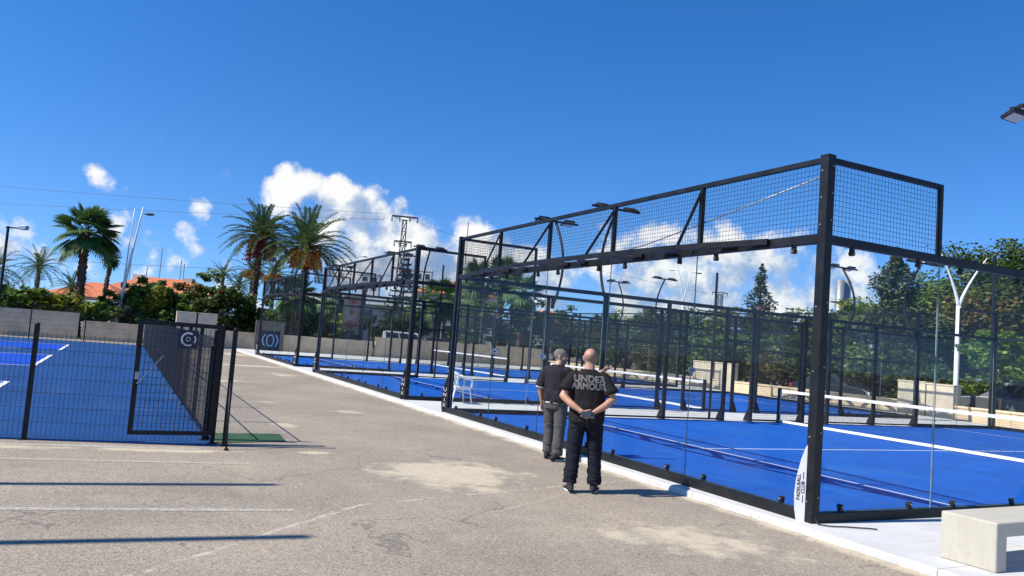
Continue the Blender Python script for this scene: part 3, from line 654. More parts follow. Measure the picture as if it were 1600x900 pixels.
# fins: two on the walkway side of every court
near_fin = fin(court, (0, 0, 0), False); fin(court, (0, L, 0), False)
for y0, lab in [(CY[1], 'second black framed padel court cage, standing behind the white plastic chair'), (CY[2], 'farthest black framed padel court cage, with a ring emblem board hung on its glass')]:
    duplicate(court, (0, y0, 0), None, lab)
for ch in build_tree_map().get(near_fin.name, []): bpy.data.objects.remove(ch)
bpy.data.objects.remove(near_fin); fin(court, (0, 0, 0), True)

# nets
def make_net():
    n = empty('padel_net', (9.95, 0, 0), 0, 'long white taped net across the nearest blue padel court', 'net', 'padel nets')
    for y in (.12, L-.12):
        m = MB(); m.box((-.04, y-.04, 0), (.04, y+.04, .98)); m.box((-.15, y-.06, 0), (.15, y+.06, .02)); m.build('net_post', ST, n, bevel=.004)
    wire_panel('net_mesh', (0, .17, .10), (0, 1, 0), L-.34, .76, .042, .042, .0017, MT['wire'], n)
    MB().box((-.012, .17, .86), (.012, L-.17, .93)).build('top_band', MT['white_band'], n)
    MB().box((-.010, .17, .03), (.010, L-.17, .095)).build('bottom_band', MT['white_band'], n)
    for y in (.165, L-.165): MB().box((-.011, y-.012, .03), (.011, y+.012, .93)).build('side_band', MT['white_band'], n)
    return n
net = make_net()
duplicate(net, (9.95, CY[1], 0), None, 'white taped net in the second padel court, seen past the two men')
duplicate(net, (9.95, CY[2], 0), None, 'white taped net in the farthest padel court')

# floodlight masts on the side walls: bowed pole, cross arm, two lamps
def make_mast():
    t = empty('floodlight_mast', (0, 0, 0), 0, 'x', 'floodlight', 'bowed floodlight masts on the padel courts')
    pts = []
    for i in range(15):
        u = i/14; pts.append((0, -.05 - .46*math.sin(math.pi*min(1, u*1.02))**.9 + .12*u*u, 2.75+2.45*u))
    MB().tube(pts, [.036]*15, 8).build('mast_pole', ST, t, smooth=True)
    MB().box((-.05, -.09, 2.72), (.05, -.045, 3.0)).build('mast_bracket', ST, t)
    MB().box((-.72, .02, 5.19), (.72, .075, 5.24)).build('cross_arm', ST, t)
    for x in (-.42, .42):
        rot = Matrix.Rotation(R(-22), 3, 'X'); pv = (x, .12, 5.23)
        h = MB().box((x-.17, -.02, 5.21), (x+.17, .28, 5.26), rot, pv).build('floodlight', ST, t, bevel=.006)
        MB().box((x-.15, 0.0, 5.204), (x+.15, .26, 5.209), rot, pv).build('lamp_lens', MT['lamp_glass'], h)
        b = MB()
        for dx in (-.12, -.06, 0, .06, .12): b.box((x+dx-.006, .02, 5.26), (x+dx+.006, .24, 5.285), rot, pv)
        b.build('cooling_fins', ST, h)
    return t
mast = make_mast()
first = True
names = {0: 'nearest padel court', 1: 'second padel court', 2: 'farthest padel court'}
for ci, y0 in enumerate(CY):
    for side in (0, 1):
        for x in (4.1, 15.9):
            lab = f"{'front' if x < 10 else 'rear'} bowed floodlight mast on the {'far' if side else 'near'} side wall of the {names[ci]}"
            loc = (x, y0 if side == 0 else y0+L, 0); rz = 0 if side == 0 else math.pi
            if first: mast.location = loc; mast['label'] = lab; first = False
            else: duplicate(mast, loc, rz, lab)

# ring emblem board hung on the farthest court, and small oval badges on the cages
def ring(mb, c, ax, ay, nrm, rx, ry, w, t, a0, a1, n=28):
    A = Vector(ax); B = Vector(ay); Cc = Vector(c); N = Vector(nrm)*t; vs = []; fs = []
    for i in range(n+1):
        a = a0+(a1-a0)*i/n
        for k, s_ in ((0, 0), (1, 0), (0, 1), (1, 1)):
            rr = (rx+k*w, ry+k*w); vs.append(Cc + A*(rr[0]*math.cos(a)) + B*(rr[1]*math.sin(a)) + N*s_)
    for i in range(n):
        j = i*4; fs += [(j, j+1, j+5, j+4), (j+2, j+6, j+7, j+3), (j, j+4, j+6, j+2), (j+1, j+3, j+7, j+5)]
    mb.add(vs, fs)
q = atY(422, 532, 37.05)
bd = empty('emblem_board', q, 0, 'dark square board with white ring emblem hung on the farthest padel cage', 'sign')
MB().box((-.50, -.01, -.55), (.50, .01, .52)).build('board_panel', pm('dark_board', (.05, .05, .047), .7, .2, 3), bd)
m = MB(); X = (1, 0, 0); Y = (0, 0, 1); N = (0, -1, 0); c0 = (0, -.011, 0)
ring(m, c0, X, Y, N, .15, .27, .065, .004, 0, 2*math.pi); ring(m, c0, X, Y, N, .36, .38, .065, .004, R(-48), R(48)); ring(m, c0, X, Y, N, .36, .38, .065, .004, R(132), R(228))
m.build('ring_emblem', MT['letter_white'], bd)
def badge(p, nrm, label, sc=1.0):
    nrm = Vector(nrm).normalized(); ax = Vector((0, 0, 1)).cross(nrm).normalized()
    b = empty('oval_badge', p, 0, label, 'badge', 'small oval badges on the court cages')
    m = MB(); k = 24; m.prism([(math.cos(2*math.pi*i/k)*.15*sc, math.sin(2*math.pi*i/k)*.095*sc) for i in range(k)], ax, (0, 0, 1), .006); m.build('badge_plate', MT['letter_white'], b)
    m = MB(); ring(m, nrm*.004, ax, (0, 0, 1), nrm, .118*sc, .066*sc, .014*sc, .003, 0, 2*math.pi)
    m.prism([(-.09*sc, .03*sc), (-.02*sc, .012*sc), (0, .03*sc), (.02*sc, .012*sc), (.09*sc, .03*sc), (.03*sc, -.02*sc), (0, -.045*sc), (-.03*sc, -.02*sc)], ax, (0, 0, 1), .004, org=nrm*.004)
    m.build('badge_print', MT['letter_black'], b); return b
badge(atY(1081, 578, 10.28) , (0, -1, .0), 'white oval badge on side mesh of the nearest court, right of the men', .8)
badge(atY(773, 549, 13.0), (0, -1, 0), 'white oval badge on the second court, upper right of the white chair', .9)
badge(atY(847, 557, 13.0), (0, -1, 0), 'white oval badge beside the head of the man in grey trousers', .9)

# cable left lying at the near post, rope strung behind the top mesh, thin poles
m = MB(); cz = .012
m.tube([(-.02, -.06, .06), (-.03, -.12, cz), (.02, -.20, cz), (.10, -.24, cz), (.22, -.27, cz), (.33, -.33, cz), (.42, -.36, cz), (.50, -.42, cz)], .007, 6)
tag(m.build('loose_cable', MT['rubber'], smooth=True), 'thin black cable lying on pale concrete at the front corner post', 'cable')
m = MB(); m.tube([(.06, .06, 3.78), (.06, 1.6, 3.52), (.06, 3.2, 3.27), (.06, 4.6, 3.12)], .009, 6)
tag(m.build('tie_rope', MT['galv'], smooth=True), 'pale rope slanting behind the top mesh of the nearest court', 'rope')
for (x, yt, X_, Y_, lab) in [(1133, 428, 7.9, 10.6, 'thin dark pole rising left of the pointed cypress'), (905, 440, 4.9, 23.7, 'thin dark pole rising behind the second court above the men'), (1548, 398, 20.4, 10.55, 'tall thin dark pole at the rear corner of the nearest court')]:
    q = atY(x, yt, Y_); m = MB(); m.tube([(X_, Y_, 0), (X_, Y_, q.z)], .035 if X_ < 15 else .05, 8); m.box((X_-.07, Y_-.07, 0), (X_+.07, Y_+.07, .02)); tag(m.build('thin_pole', ST), lab, 'pole', 'thin dark poles among the cages')

# ------------------------------------------------------------------ wire fences on the left
def fence_post(parent, p, h, w=.06):
    m = MB(); x, y = p[0], p[1]; z = GZ
    m.box((x-w/2, y-w/2, z), (x+w/2, y+w/2, z+h)); m.ball((x, y, z+h), (w*.5, w*.5, w*.45), 10, 6); m.box((x-w*1.1, y-w*1.1, z), (x+w*1.1, y+w*1.1, z+.012))
    return m.build('fence_post', ST, parent)
def wire_fence(name, pts, h, label, posts, sx=.058, sz=.2, rails=(), r=.0026, post_h=None, group='black wire fences round the sports ground'):
    f = empty(name, (0, 0, 0), 0, label, 'fence', group)
    p, q = Vector((*pts[0], 0)), Vector((*pts[1], 0)); d = (q-p).normalized(); ln = (q-p).length
    stops = sorted(posts)
    for s in stops: fence_post(f, p+d*s, post_h or h+.08)
    ends = [0.0] + [s for s in stops if 0 < s < ln] + [ln]
    nrm = d.cross(Vector((0, 0, 1)))*.035
    for a, b in zip(ends, ends[1:]):
        if b-a < .1: continue
        g = p + d*(a+.02) - nrm; wire_panel('wire_panel', (g.x, g.y, GZ+.05), d, b-a-.04, h-.1, sx, sz, r, MT['wire'], f, over=.03)
    for z in rails:
        a = p+d*.02; b = q-d*.02; MB().bar((a.x, a.y, GZ+z), (b.x, b.y, GZ+z), .015).build('fence_rail', ST, f)
    return f
P1 = (-5.52, 5.49); P2 = (-16.0, 7.55)
wire_fence('wire_fence', (P1, P2), 1.42, 'black wire fence along the front edge of the blue sports ground', [2.22, 4.7, 7.2, 9.7], post_h=1.50, sz=.19)
wire_fence('wire_fence', ((-5.46, 6.1), (-5.46, 41.4)), 1.50, 'long black wire fence receding between the sports ground and the walkway', [0, 2.3, 4.7, 7.2, 9.8, 12.4, 15, 17.6, 20.2, 22.8, 25.4, 28, 30.6, 33.2, 35.3], rails=(.06, .78, 1.44), sx=.06, sz=.10, r=.0021)
wire_fence('wire_fence', ((-40, 47.3), (-5.6, 42.3)), 1.9, 'tall dark wire fence at the far end of the blue sports ground', [i*2.66 for i in range(14)], rails=(1.85,), sx=.09, sz=.25, r=.003)
# gate leaf, its jamb posts and a leaning stay
g = empty('wire_gate', (-5.42, 5.66, GZ), 0, 'black framed wire gate with a navy ring plate, beside the walkway', 'gate')
zt, zb, xl = 1.66, .12, -1.06
for x in (xl, -.03): MB().box((x-.03, -.02, zb), (x+.03, .02, zt)).build('gate_stile', ST, g)
for z in (zb, zt-.05): MB().box((xl+.03, -.02, z), (-.06, .02, z+.055)).build('gate_rail', ST, g)
wire_panel('gate_mesh', (xl+.03, .0, zb+.05), (1, 0, 0), -xl-.09, zt-zb-.1, .058, .1, .0024, MT['wire'], g)
MB().bar((xl+.02, -.024, .80), (-.74, -.024, 1.20), .016).build('corner_brace', MT['galv'], g)
MB().box((xl-.012, -.03, .86), (xl+.035, .03, .96)).build('latch', MT['galv'], g)
pl = MB().box((-.585, .022, 1.315), (-.325, .032, 1.565)).build('ring_plate', MT['navy_sign'], g)
MB().box((-.585, -.034, 1.315), (-.325, -.024, 1.565)).build('ring_plate', MT['navy_sign'], g)
m = MB(); c0 = (-.455, -.0345, 1.44); X = (1, 0, 0); Y = (0, 0, 1); N = (0, -1, 0)
ring(m, c0, X, Y, N, .074, .074, .022, .003, R(55), R(305)); ring(m, c0, X, Y, N, .084, .074, .017, .003, R(-34), R(34)); ring(m, c0, X, Y, N, .022, .024, .007, .003, 0, 2*math.pi)
m.build('ring_emblem', MT['letter_white'], g)
for (x, y, h, lab) in [(-5.42, 5.72, 1.66, 'tall black jamb post on the hinge side of the wire gate'), (-5.28, 5.50, 1.62, 'black end post nearest the green paint, beside the gate'), (-5.50, 6.02, 1.36, 'shorter black post just inside the wire gate')]:
    h0 = empty('gate_post', (x, y, 0), 0, lab, 'post', 'black posts at the gate'); fp = fence_post(h0, (0, 0), h); fp.name = 'post_shaft'
m = MB(); m.tube([(-5.30, 5.10, GZ), (-5.285, 5.46, .86)], .013, 8); m.tube([(-5.30, 5.10, GZ), (-5.30, 5.10, GZ+.03)], .03, 8)
tag(m.build('leaning_stay', ST, smooth=True), 'thin black stay rod leaning on the gate end post', 'stay rod')
# two lamp posts left of the view throw the long shadows over the asphalt
# ------------------------------------------------------------------ perimeter walls
def wall(name, p, q, h, label, t=.22, m='sand_concrete', joint=2.4, group='low sandy concrete walls round the site', cope=True, z0=GZ):
    w = empty(name, (0, 0, 0), 0, label, 'wall', group); p = Vector((*p, 0)); q = Vector((*q, 0)); d = (q-p).normalized(); ln = (q-p).length; n = max(1, round(ln/joint))
    b = MB(); k = MB()
    for i in range(n):
        a0 = p+d*(ln*i/n+.008); a1 = p+d*(ln*(i+1)/n-.008)
        b.bar((a0.x, a0.y, z0+(h-.08)/2), (a1.x, a1.y, z0+(h-.08)/2), t, h-.08)
        if cope: k.bar((a0.x, a0.y, z0+h-.04), (a1.x, a1.y, z0+h-.04), t+.07, .08)
    b.bar((p.x, p.y, z0+(h-.12)/2), (q.x, q.y, z0+(h-.12)/2), t-.06, h-.12)
    b.build('wall_face', MT[m], w)
    if cope: k.build('coping', MT[m], w)
    return w
wall('low_wall', (-45, 46.4), (-8.9, 46.4), 1.55, 'taller stretch of sandy concrete wall behind the blue sports ground')
wall('low_wall', (-8.7, 46.4), (9.0, 46.4), 1.12, 'lower stretch of sandy concrete wall beyond the end of the walkway')
wall('low_wall', (9.2, 46.4), (22.8, 46.4), 1.45, 'sandy concrete wall behind the farthest padel court')
wall('low_wall', (23, 46.4), (23, 15.95), .62, 'low concrete wall behind the padel courts, in front of the dark trees')
wall('low_wall', (23, 13.6), (23, -12), .62, 'low concrete wall at far right in front of the grey parked car')
def block(p, w, d, h, label, n=1):
    b = empty('concrete_block', (p[0], p[1], 0), 0, label, 'concrete block', 'tall pale concrete wall blocks')
    m = MB(); m.box((-d/2, -w/2, GZ), (d/2, w/2, h)); m.build('block_body', MT['block'], b, bevel=.02)
    MB().box((-d/2-.02, -w/2-.02, h+.002), (d/2+.02, w/2+.02, h+.06)).build('block_cap', MT['block'], b, bevel=.012); return b
block((23.0, 15.25), 1.25, .5, 1.32, 'left of the two tall pale blocks in the wall at right'); block((23.0, 14.0), 1.15, .5, 1.28, 'right of the two tall pale blocks in the wall at right')
block((23.0, 28.2), 1.5, .5, 1.42, 'tall pale concrete block in the wall under the hedge, right of the men'); block((23.0, 26.5), 1.3, .5, 1.42, 'tall pale concrete block half hidden by court posts in mid picture')
for x, lab in [(292, 'left tall block above the gate'), (322, 'right tall block above the gate')]:
    q = at(x, 492, 52.6); block((q.x, 46.0), .5, 1.25, 2.0, 'pale concrete wall block, ' + lab)
# board marked concrete panel beside the court end
wall('low_wall', (0.95, 45.2), (2.75, 45.2), 1.95, 'tall grey concrete panel wall behind the ring emblem board', t=.2, m='old_concrete', joint=1.4)

# ------------------------------------------------------------------ bench, chair
bn = empty('concrete_bench', (.17, -1.84, 0), R(2), 'pale cast concrete bench on the white pavement at the lower right corner', 'bench')
BC = concrete_material('bench_concrete', (.40, .37, .29), (.52, .485, .39), (.36, .33, .26))
m = MB().prism([(0, 0), (.165, 0), (.165, .295), (1.385, .295), (1.385, 0), (1.55, 0), (1.55, .425), (0, .425)], (1, 0, 0), (0, 0, 1), .50, org=(0, .25, 0)); m.build('bench_body', BC, bn, bevel=.014)

ch = empty('plastic_chair', (1.30, 12.70, 0), R(-90), 'white moulded plastic armchair standing on the concrete strip between two courts', 'chair')
WPm = MT['white_plastic']   # local +y is the way the chair faces
m = MB(); m.rings([(0, 0, .405, .235, .225), (0, 0, .418, .25, .24), (0, 0, .43, .245, .235)], 24); m.build('seat', WPm, ch, smooth=True)
m = MB()
for i in range(9):
    a = R(-62+i*15.5); x = .245*math.sin(a); y = -.215*math.cos(a) - .0; x2 = x*1.0; 
    zt = .80 - .10*abs(math.sin(a))**2
    m.bar((x, y, .42), (x2*1.02, y-.085, zt), .022, .012, up=(0, 1, 0))
m.build('back_slats', WPm, ch)
pts = [(.27*math.sin(R(t)), -.29*math.cos(R(t))-.02, .83-.10*abs(math.sin(R(t)))**2) for t in range(-70, 71, 10)]
MB().tube(pts, .024, 8, flat=1.5).build('back_rim', WPm, ch, smooth=True)
for s in (-1, 1):
    MB().tube([(s*.255, -.12, .735), (s*.285, -.04, .70), (s*.30, .08, .655), (s*.295, .20, .64), (s*.275, .245, .60), (s*.262, .245, .50), (s*.25, .225, .42)], [.022, .026, .028, .028, .026, .022, .022], 8, flat=1.2).build('armrest', WPm, ch, smooth=True)
    MB().bar((s*.225, .20, .41), (s*.265, .265, 0), .038, .032).build('leg', WPm, ch, bevel=.006)
    MB().bar((s*.225, -.20, .41), (s*.265, -.30, 0), .04, .032).build('leg', WPm, ch, bevel=.006)
    MB().bar((s*.235, -.20, .42), (s*.262, -.155, .74), .045, .03).build('back_post', WPm, ch, bevel=.006)
m = MB(); m.box((-.22, .205, .355), (.22, .222, .41)); m.box((-.23, -.2, .355), (-.212, .2, .41)); m.box((.212, -.2, .355), (.23, .2, .41)); m.build('apron', WPm, ch)

# ------------------------------------------------------------------ people
def remeshed(mb, voxel, smooth=6, fac=.5):
    me = bpy.data.meshes.new('tmp'); me.from_pydata(mb.v, [], mb.f); o = bpy.data.objects.new('tmp', me); C.objects.link(o)
    m = o.modifiers.new('r', 'REMESH'); m.mode = 'VOXEL'; m.voxel_size = voxel; m.use_smooth_shade = True
    if smooth: k = o.modifiers.new('s', 'SMOOTH'); k.iterations = smooth; k.factor = fac
    dg = bpy.context.evaluated_depsgraph_get(); out = bpy.data.meshes.new_from_object(o.evaluated_get(dg))
    bpy.data.objects.remove(o); bpy.data.meshes.remove(me); return out
def wrinkle(me, amp, fn=None, sc=(7, 7, 9)):
    """cloth folds: ridged noise pushed along the normals, stronger where fn says so"""
    n = len(me.vertices); nor = [v.normal.copy() for v in me.vertices]
    for v, nn in zip(me.vertices, nor):
        p = v.co; q = Vector((p.x*sc[0], p.y*sc[1], p.z*sc[2]))
        a = 1-2*abs(noise.noise(q)); b = noise.noise(q*2.3+Vector((3, 1, 7)))
        k = fn(p) if fn else 1.0
        v.co = p + nn*(amp*k*(a*.75+b*.45))
    me.update()
def obj_from(me, name, mats, parent=None):
    me.name = name; me.materials.clear()
    for m in (mats if isinstance(mats, (list, tuple)) else [mats]): me.materials.append(m)
    me.polygons.foreach_set('use_smooth', [True]*len(me.polygons))
    o = bpy.data.objects.new(name, me); C.objects.link(o)
    if parent: o.parent = parent
    return o
def limb(mb, pts, rad, n=14, flat=1.0, end=True):
    """a limb with rounded ends whose radii are blended along it"""
    P_ = [Vector(p) for p in pts]; pp = []; rr = []
    for i in range(len(P_)-1):
        for j in range(5):
            u = j/5; pp.append(P_[i].lerp(P_[i+1], u)); rr.append(rad[i]+(rad[i+1]-rad[i])*(u*u*(3-2*u)))
    pp.append(P_[-1]); rr.append(rad[-1]); mb.tube(pp, rr, n, flat=flat); mb.ball(P_[0], rad[0], 12, 8)
    if end: mb.ball(P_[-1], rad[-1], 12, 8)
def hand(mb, wrist, d, palm_n, side, curl, s=1.0, spread=.0):
    """palm and five fingers. d: wrist to knuckles, palm_n: out of the palm, side: towards the thumb"""
    w = Vector(wrist); d = Vector(d).normalized(); n = Vector(palm_n); n = (n-d*n.dot(d)).normalized(); t = Vector(side); t = (t-d*t.dot(d)-n*t.dot(n)).normalized()
    fr = Matrix((t, d, n)).transposed()
    mb.ball(w+d*.050*s, (.042*s, .055*s, .016*s), 14, 10, rot=fr); mb.ball(w+d*.072*s, (.041*s, .026*s, .014*s), 14, 8, rot=fr); mb.ball(w+d*.01*s, (.027*s, .03*s, .018*s), 12, 8, rot=fr)
    for i, (off, ln) in enumerate([(.030, .074), (.0105, .083), (-.009, .077), (-.028, .060)]):
        k = w + d*(.088-.004*abs(i-1))*s + t*off*s; a = curl*(.55+.12*i); p = [k]; dd = d + t*spread*(1.5-i)*.5; dd.normalize(); ax = dd.cross(n)
        for f in (.45, .32, .23):
            dd = (Matrix.Rotation(a, 3, ax) @ dd).normalized(); p.append(p[-1]+dd*ln*f*s)
        mb.tube([p[0]-d*.02*s]+p, [.0095*s, .0095*s, .0088*s, .008*s, .0068*s], 8); mb.ball(p[-1], .0068*s, 8, 6)
    k = w + d*.022*s + t*.026*s; dd = (t*.75+d*.72+n*.25).normalized(); p = [k, k+dd*.038*s]; dd = (t*.35+d*.9+n*(.2+.5*curl)).normalized(); p.append(p[-1]+dd*.032*s); dd = (d+n*(.2+.8*curl)).normalized(); p.append(p[-1]+dd*.026*s)
    mb.tube(p, [.014*s, .0115*s, .010*s, .0078*s], 8); mb.ball(p[-1], .0078*s, 8, 6)
def head(mb, c, fwd, s=1.0):
    """skull, jaw, brow, nose, lips and ears about the centre c"""
    f = Vector(fwd).normalized(); r = f.cross(Vector((0, 0, 1))).normalized(); u = r.cross(f); fr = Matrix((r, f, u)).transposed()
    def B(x, y, z, a, b, d): mb.ball(Vector(c)+fr @ Vector((x*s, y*s, z*s)), (a*s, b*s, d*s), 18, 12, rot=fr)
    B(0, -.012, .030, .078, .098, .090); B(0, .012, -.010, .070, .083, .100); B(0, .035, -.068, .054, .058, .048); B(0, .062, -.082, .030, .034, .030)
    B(0, .070, .022, .058, .022, .014); B(0, .093, -.016, .0125, .016, .030); B(0, .106, -.034, .016, .015, .012); B(.044, .062, -.022, .022, .022, .022); B(-.044, .062, -.022, .022, .022, .022)
    B(0, .088, -.062, .024, .012, .006); B(0, .086, -.073, .022, .012, .007)
    for k in (-1, 1):
        B(k*.078, -.005, -.008, .012, .022, .034); B(k*.086, -.014, .006, .007, .020, .022)
    return fr
def shell(src, sel, off, name, m, parent, bump=.0):
    """a thin layer lifted off part of a mesh: hair, beard, stubble"""
    bm = bmesh.new(); bm.from_mesh(src); bm.normal_update()
    kill = [f for f in bm.faces if not sel(f.calc_center_median())]; bmesh.ops.delete(bm, geom=kill, context='FACES')
    for v in bm.verts:
        edge = any(len(e.link_faces) == 1 for e in v.link_edges); k = noise.noise(v.co*55)*bump
        v.co += v.normal*((off+k) if not edge else .0015)
    me = bpy.data.meshes.new(name); bm.to_mesh(me); bm.free(); return obj_from(me, name, m, parent)
def shoe(name, p, yaw, parent, s=1.0):
    d = Vector((math.sin(yaw), math.cos(yaw), 0)); r = Vector((d.y, -d.x, 0)); c = Vector(p)
    def W_(x, y, z): return c + r*x*s + d*y*s + Vector((0, 0, z*s))
    up = MB()
    for (y, w, z, h) in [(-.075, .034, .045, .042), (-.045, .038, .055, .052), (0, .040, .058, .052), (.05, .043, .046, .038), (.10, .047, .038, .03), (.145, .044, .033, .024), (.175, .032, .03, .02)]:
        up.ball(W_(0, y, z), (w*s, .045*s, h*s), 14, 10, rot=Matrix((r, d, Vector((0, 0, 1)))).transposed())
    up.tube([W_(0, -.03, .05), W_(0, -.025, .12)], [.048*s, .045*s], 14)
    me = remeshed(up, .007, 4); o = obj_from(me, name, MT['shoe'], parent)
    out = []
    for i in range(28):
        a = 2*math.pi*i/28; y = .055+.145*math.sin(a); wd = .040+.010*math.sin(a)-.004*math.cos(a*2); out.append((wd*math.cos(a), y))
    so_ = MB(); k = len(out); lo = [W_(x*1.02, y, 0.0) for x, y in out]; md = [W_(x*1.06, y+.002, .014+.010*max(0, -(y-.02)*4)) for x, y in out]; tp = [W_(x*.98, y, .030) for x, y in out]
    so_.add(lo+md+tp, [tuple(range(k))[::-1], tuple(range(2*k, 3*k))]+[(i, (i+1) % k, k+(i+1) % k, k+i) for i in range(k)]+[(k+i, k+(i+1) % k, 2*k+(i+1) % k, 2*k+i) for i in range(k)])
    so_.build('sole', MT['sole'], o, smooth=True); return o

def person_with_hands_behind():
    H = 1.73; hd = Vector((0, .035, 1.615)); b = MB()
    # body: local +y is the way he faces
    tors = [(0, .0, .80, .15, .12), (0, 0, .90, .178, .135), (0, .01, 1.0, .185, .14), (0, .02, 1.10, .188, .142), (0, .01, 1.22, .195, .135), (0, -.005, 1.33, .195, .115), (0, -.015, 1.40, .165, .095), (0, -.01, 1.44, .11, .075), (0, 0, 1.475, .066, .066), (0, .012, 1.53, .060, .062), (0, .022, 1.58, .056, .06)]
    b.rings(tors, 22); head(b, hd, (.10, 1, -.12), 1.0)
    el = {}
    for s in (-1, 1):
        sh = (s*.195, -.01, 1.385); e = (s*.300, -.085, 1.145); w = (s*.075, -.225, .985)
        limb(b, [sh, e], [.062, .044]); limb(b, [e, (s*.20, -.165, 1.06), w], [.047, .042, .029])
        fy = .03 if s > 0 else -.02; limb(b, [(s*.095, 0, .86), (s*.13, .012+fy*.7, .48), (s*.146, -.005+fy, .10)], [.088, .058, .04])
        limb(b, [(s*.146, -.005+fy, .09), (s*.15, .05+fy, .05)], [.035, .03])
    # his left hand lies in his right one, knuckles down
    hand(b, (-.070, -.232, .982), (1.0, -.10, -.32), (0, .5, .9), (.25, -.35, .9), .75, 1.02)
    hand(b, (.070, -.240, .980), (-.80, -.22, -.50), (0, .75, .5), (-.4, -.2, .9), .55, 1.02)
    body = obj_from(remeshed(b, .0065, 5), 'person', MT['skin'])
    # trousers
    t = MB(); t.rings([(0, 0, .80, .165, .135), (0, 0, .90, .195, .155), (0, .005, .985, .198, .153)], 22)
    for s in (-1, 1):
        fy = .03 if s > 0 else -.02
        limb(t, [(s*.098, 0, .86), (s*.118, .005+fy*.4, .66), (s*.13, .012+fy*.7, .46), (s*.142, -.005+fy, .24), (s*.146, -.005+fy, .115)], [.106, .097, .084, .078, .079], end=False)
    me = remeshed(t, .010, 3)
    wrinkle(me, .004, None, (15, 15, 26)); wrinkle(me, .012, lambda p: .35+(.9 if p.z < .32 else .0)+(.4 if .42 < p.z < .55 else 0)+(.5 if p.z > .72 else 0), (6, 6, 15)); obj_from(me, 'trousers', MT['navy_jeans'], body)
    # shirt
    k = MB(); k.rings([(0, -.003, .845, .205, .158), (0, 0, .93, .212, .166), (0, .012, 1.02, .210, .164), (0, .02, 1.10, .208, .162), (0, .01, 1.22, .214, .154), (0, -.005, 1.33, .214, .135), (0, -.015, 1.405, .185, .112), (0, -.012, 1.45, .125, .092), (0, -.004, 1.482, .080, .080)], 26)
    for s in (-1, 1): limb(k, [(s*.170, -.012, 1.385), (s*.235, -.035, 1.29), (s*.278, -.066, 1.205)], [.080, .082, .090], end=False)
    me = remeshed(k, .009, 3)
    wrinkle(me, .016, lambda p: .22+.75*max(0, min(1, (1.20-p.z)/.16))+.7*max(0, min(1, (abs(p.x)-.19)/.05)), (8, 4, 5)); wrinkle(me, .006, lambda p: .3+.7*max(0, min(1, (1.2-p.z)/.2)), (19, 9, 15)); sh = obj_from(me, 'shirt', MT['tee_black'], body)
    # words wrapped on the back of the shirt
    bm = bmesh.new(); bm.from_mesh(me); bvh = BVHTree.FromBMesh(bm); bm.free()
    for txt, z, sz in [('UNDER', 1.366, .112), ('ARMOUR', 1.278, .106)]:
        tm = text_mesh(txt, sz, fill=False, bevel=.0016, spacing=1.02)
        xs = [v.co.x for v in tm.vertices]; wd = max(xs)-min(xs); kx = (.375 if txt == 'UNDER' else .415)/wd
        vs = [v.co.copy() for v in tm.vertices]
        for v, c in zip(tm.vertices, vs):
            x = c.x*kx; zz = z+c.y*1.0
            dr = Vector((0, -1, 0)); hit, nr, _, _ = bvh.ray_cast(Vector((x, -1, zz)), -dr, 3)
            if hit is None: hit = Vector((x, -.1, zz))
            v.co = Vector((hit.x, hit.y, zz)) + dr*(.0015+max(0, c.z)*.8)
        obj_from(tm, 'shirt_lettering', MT['letter_grey'], sh)
    # cropped grey hair round the back and sides, a bare crown
    fwd = Vector((.10, 1, -.12)).normalized()
    def band(p):
        q = p-hd; return -.062 < q.z < .036+.25*max(0, -q.y-.05) and q.y < .035 and q.length < .14 and abs(q.x) < .073+.012*noise.noise(p*40) and q.z > -.052+.022*noise.noise(p*60)
    shell(body.data, band, .0022, 'hair', MT['stubble'], body, .0008)
    for s in (-1, 1):
        e = MB(); e.ball(hd+Vector((s*.031+.01, .082, .008)), .011, 10, 8); e.build('eye', MT['eye'], body, smooth=True)
    shoe('shoe', (-.148, -.045, 0), R(-12), body); shoe('shoe', (.150, .03, 0), R(14), body)
    m = MB(); m.tube([(-.098+.006*math.cos(a), -.213+.037*math.cos(a)*.4, .995+.036*math.sin(a)) for a in [2*math.pi*i/16 for i in range(17)]], .006, 6, caps=False); m.build('bracelet', MT['galv'], body, smooth=True)
    return body
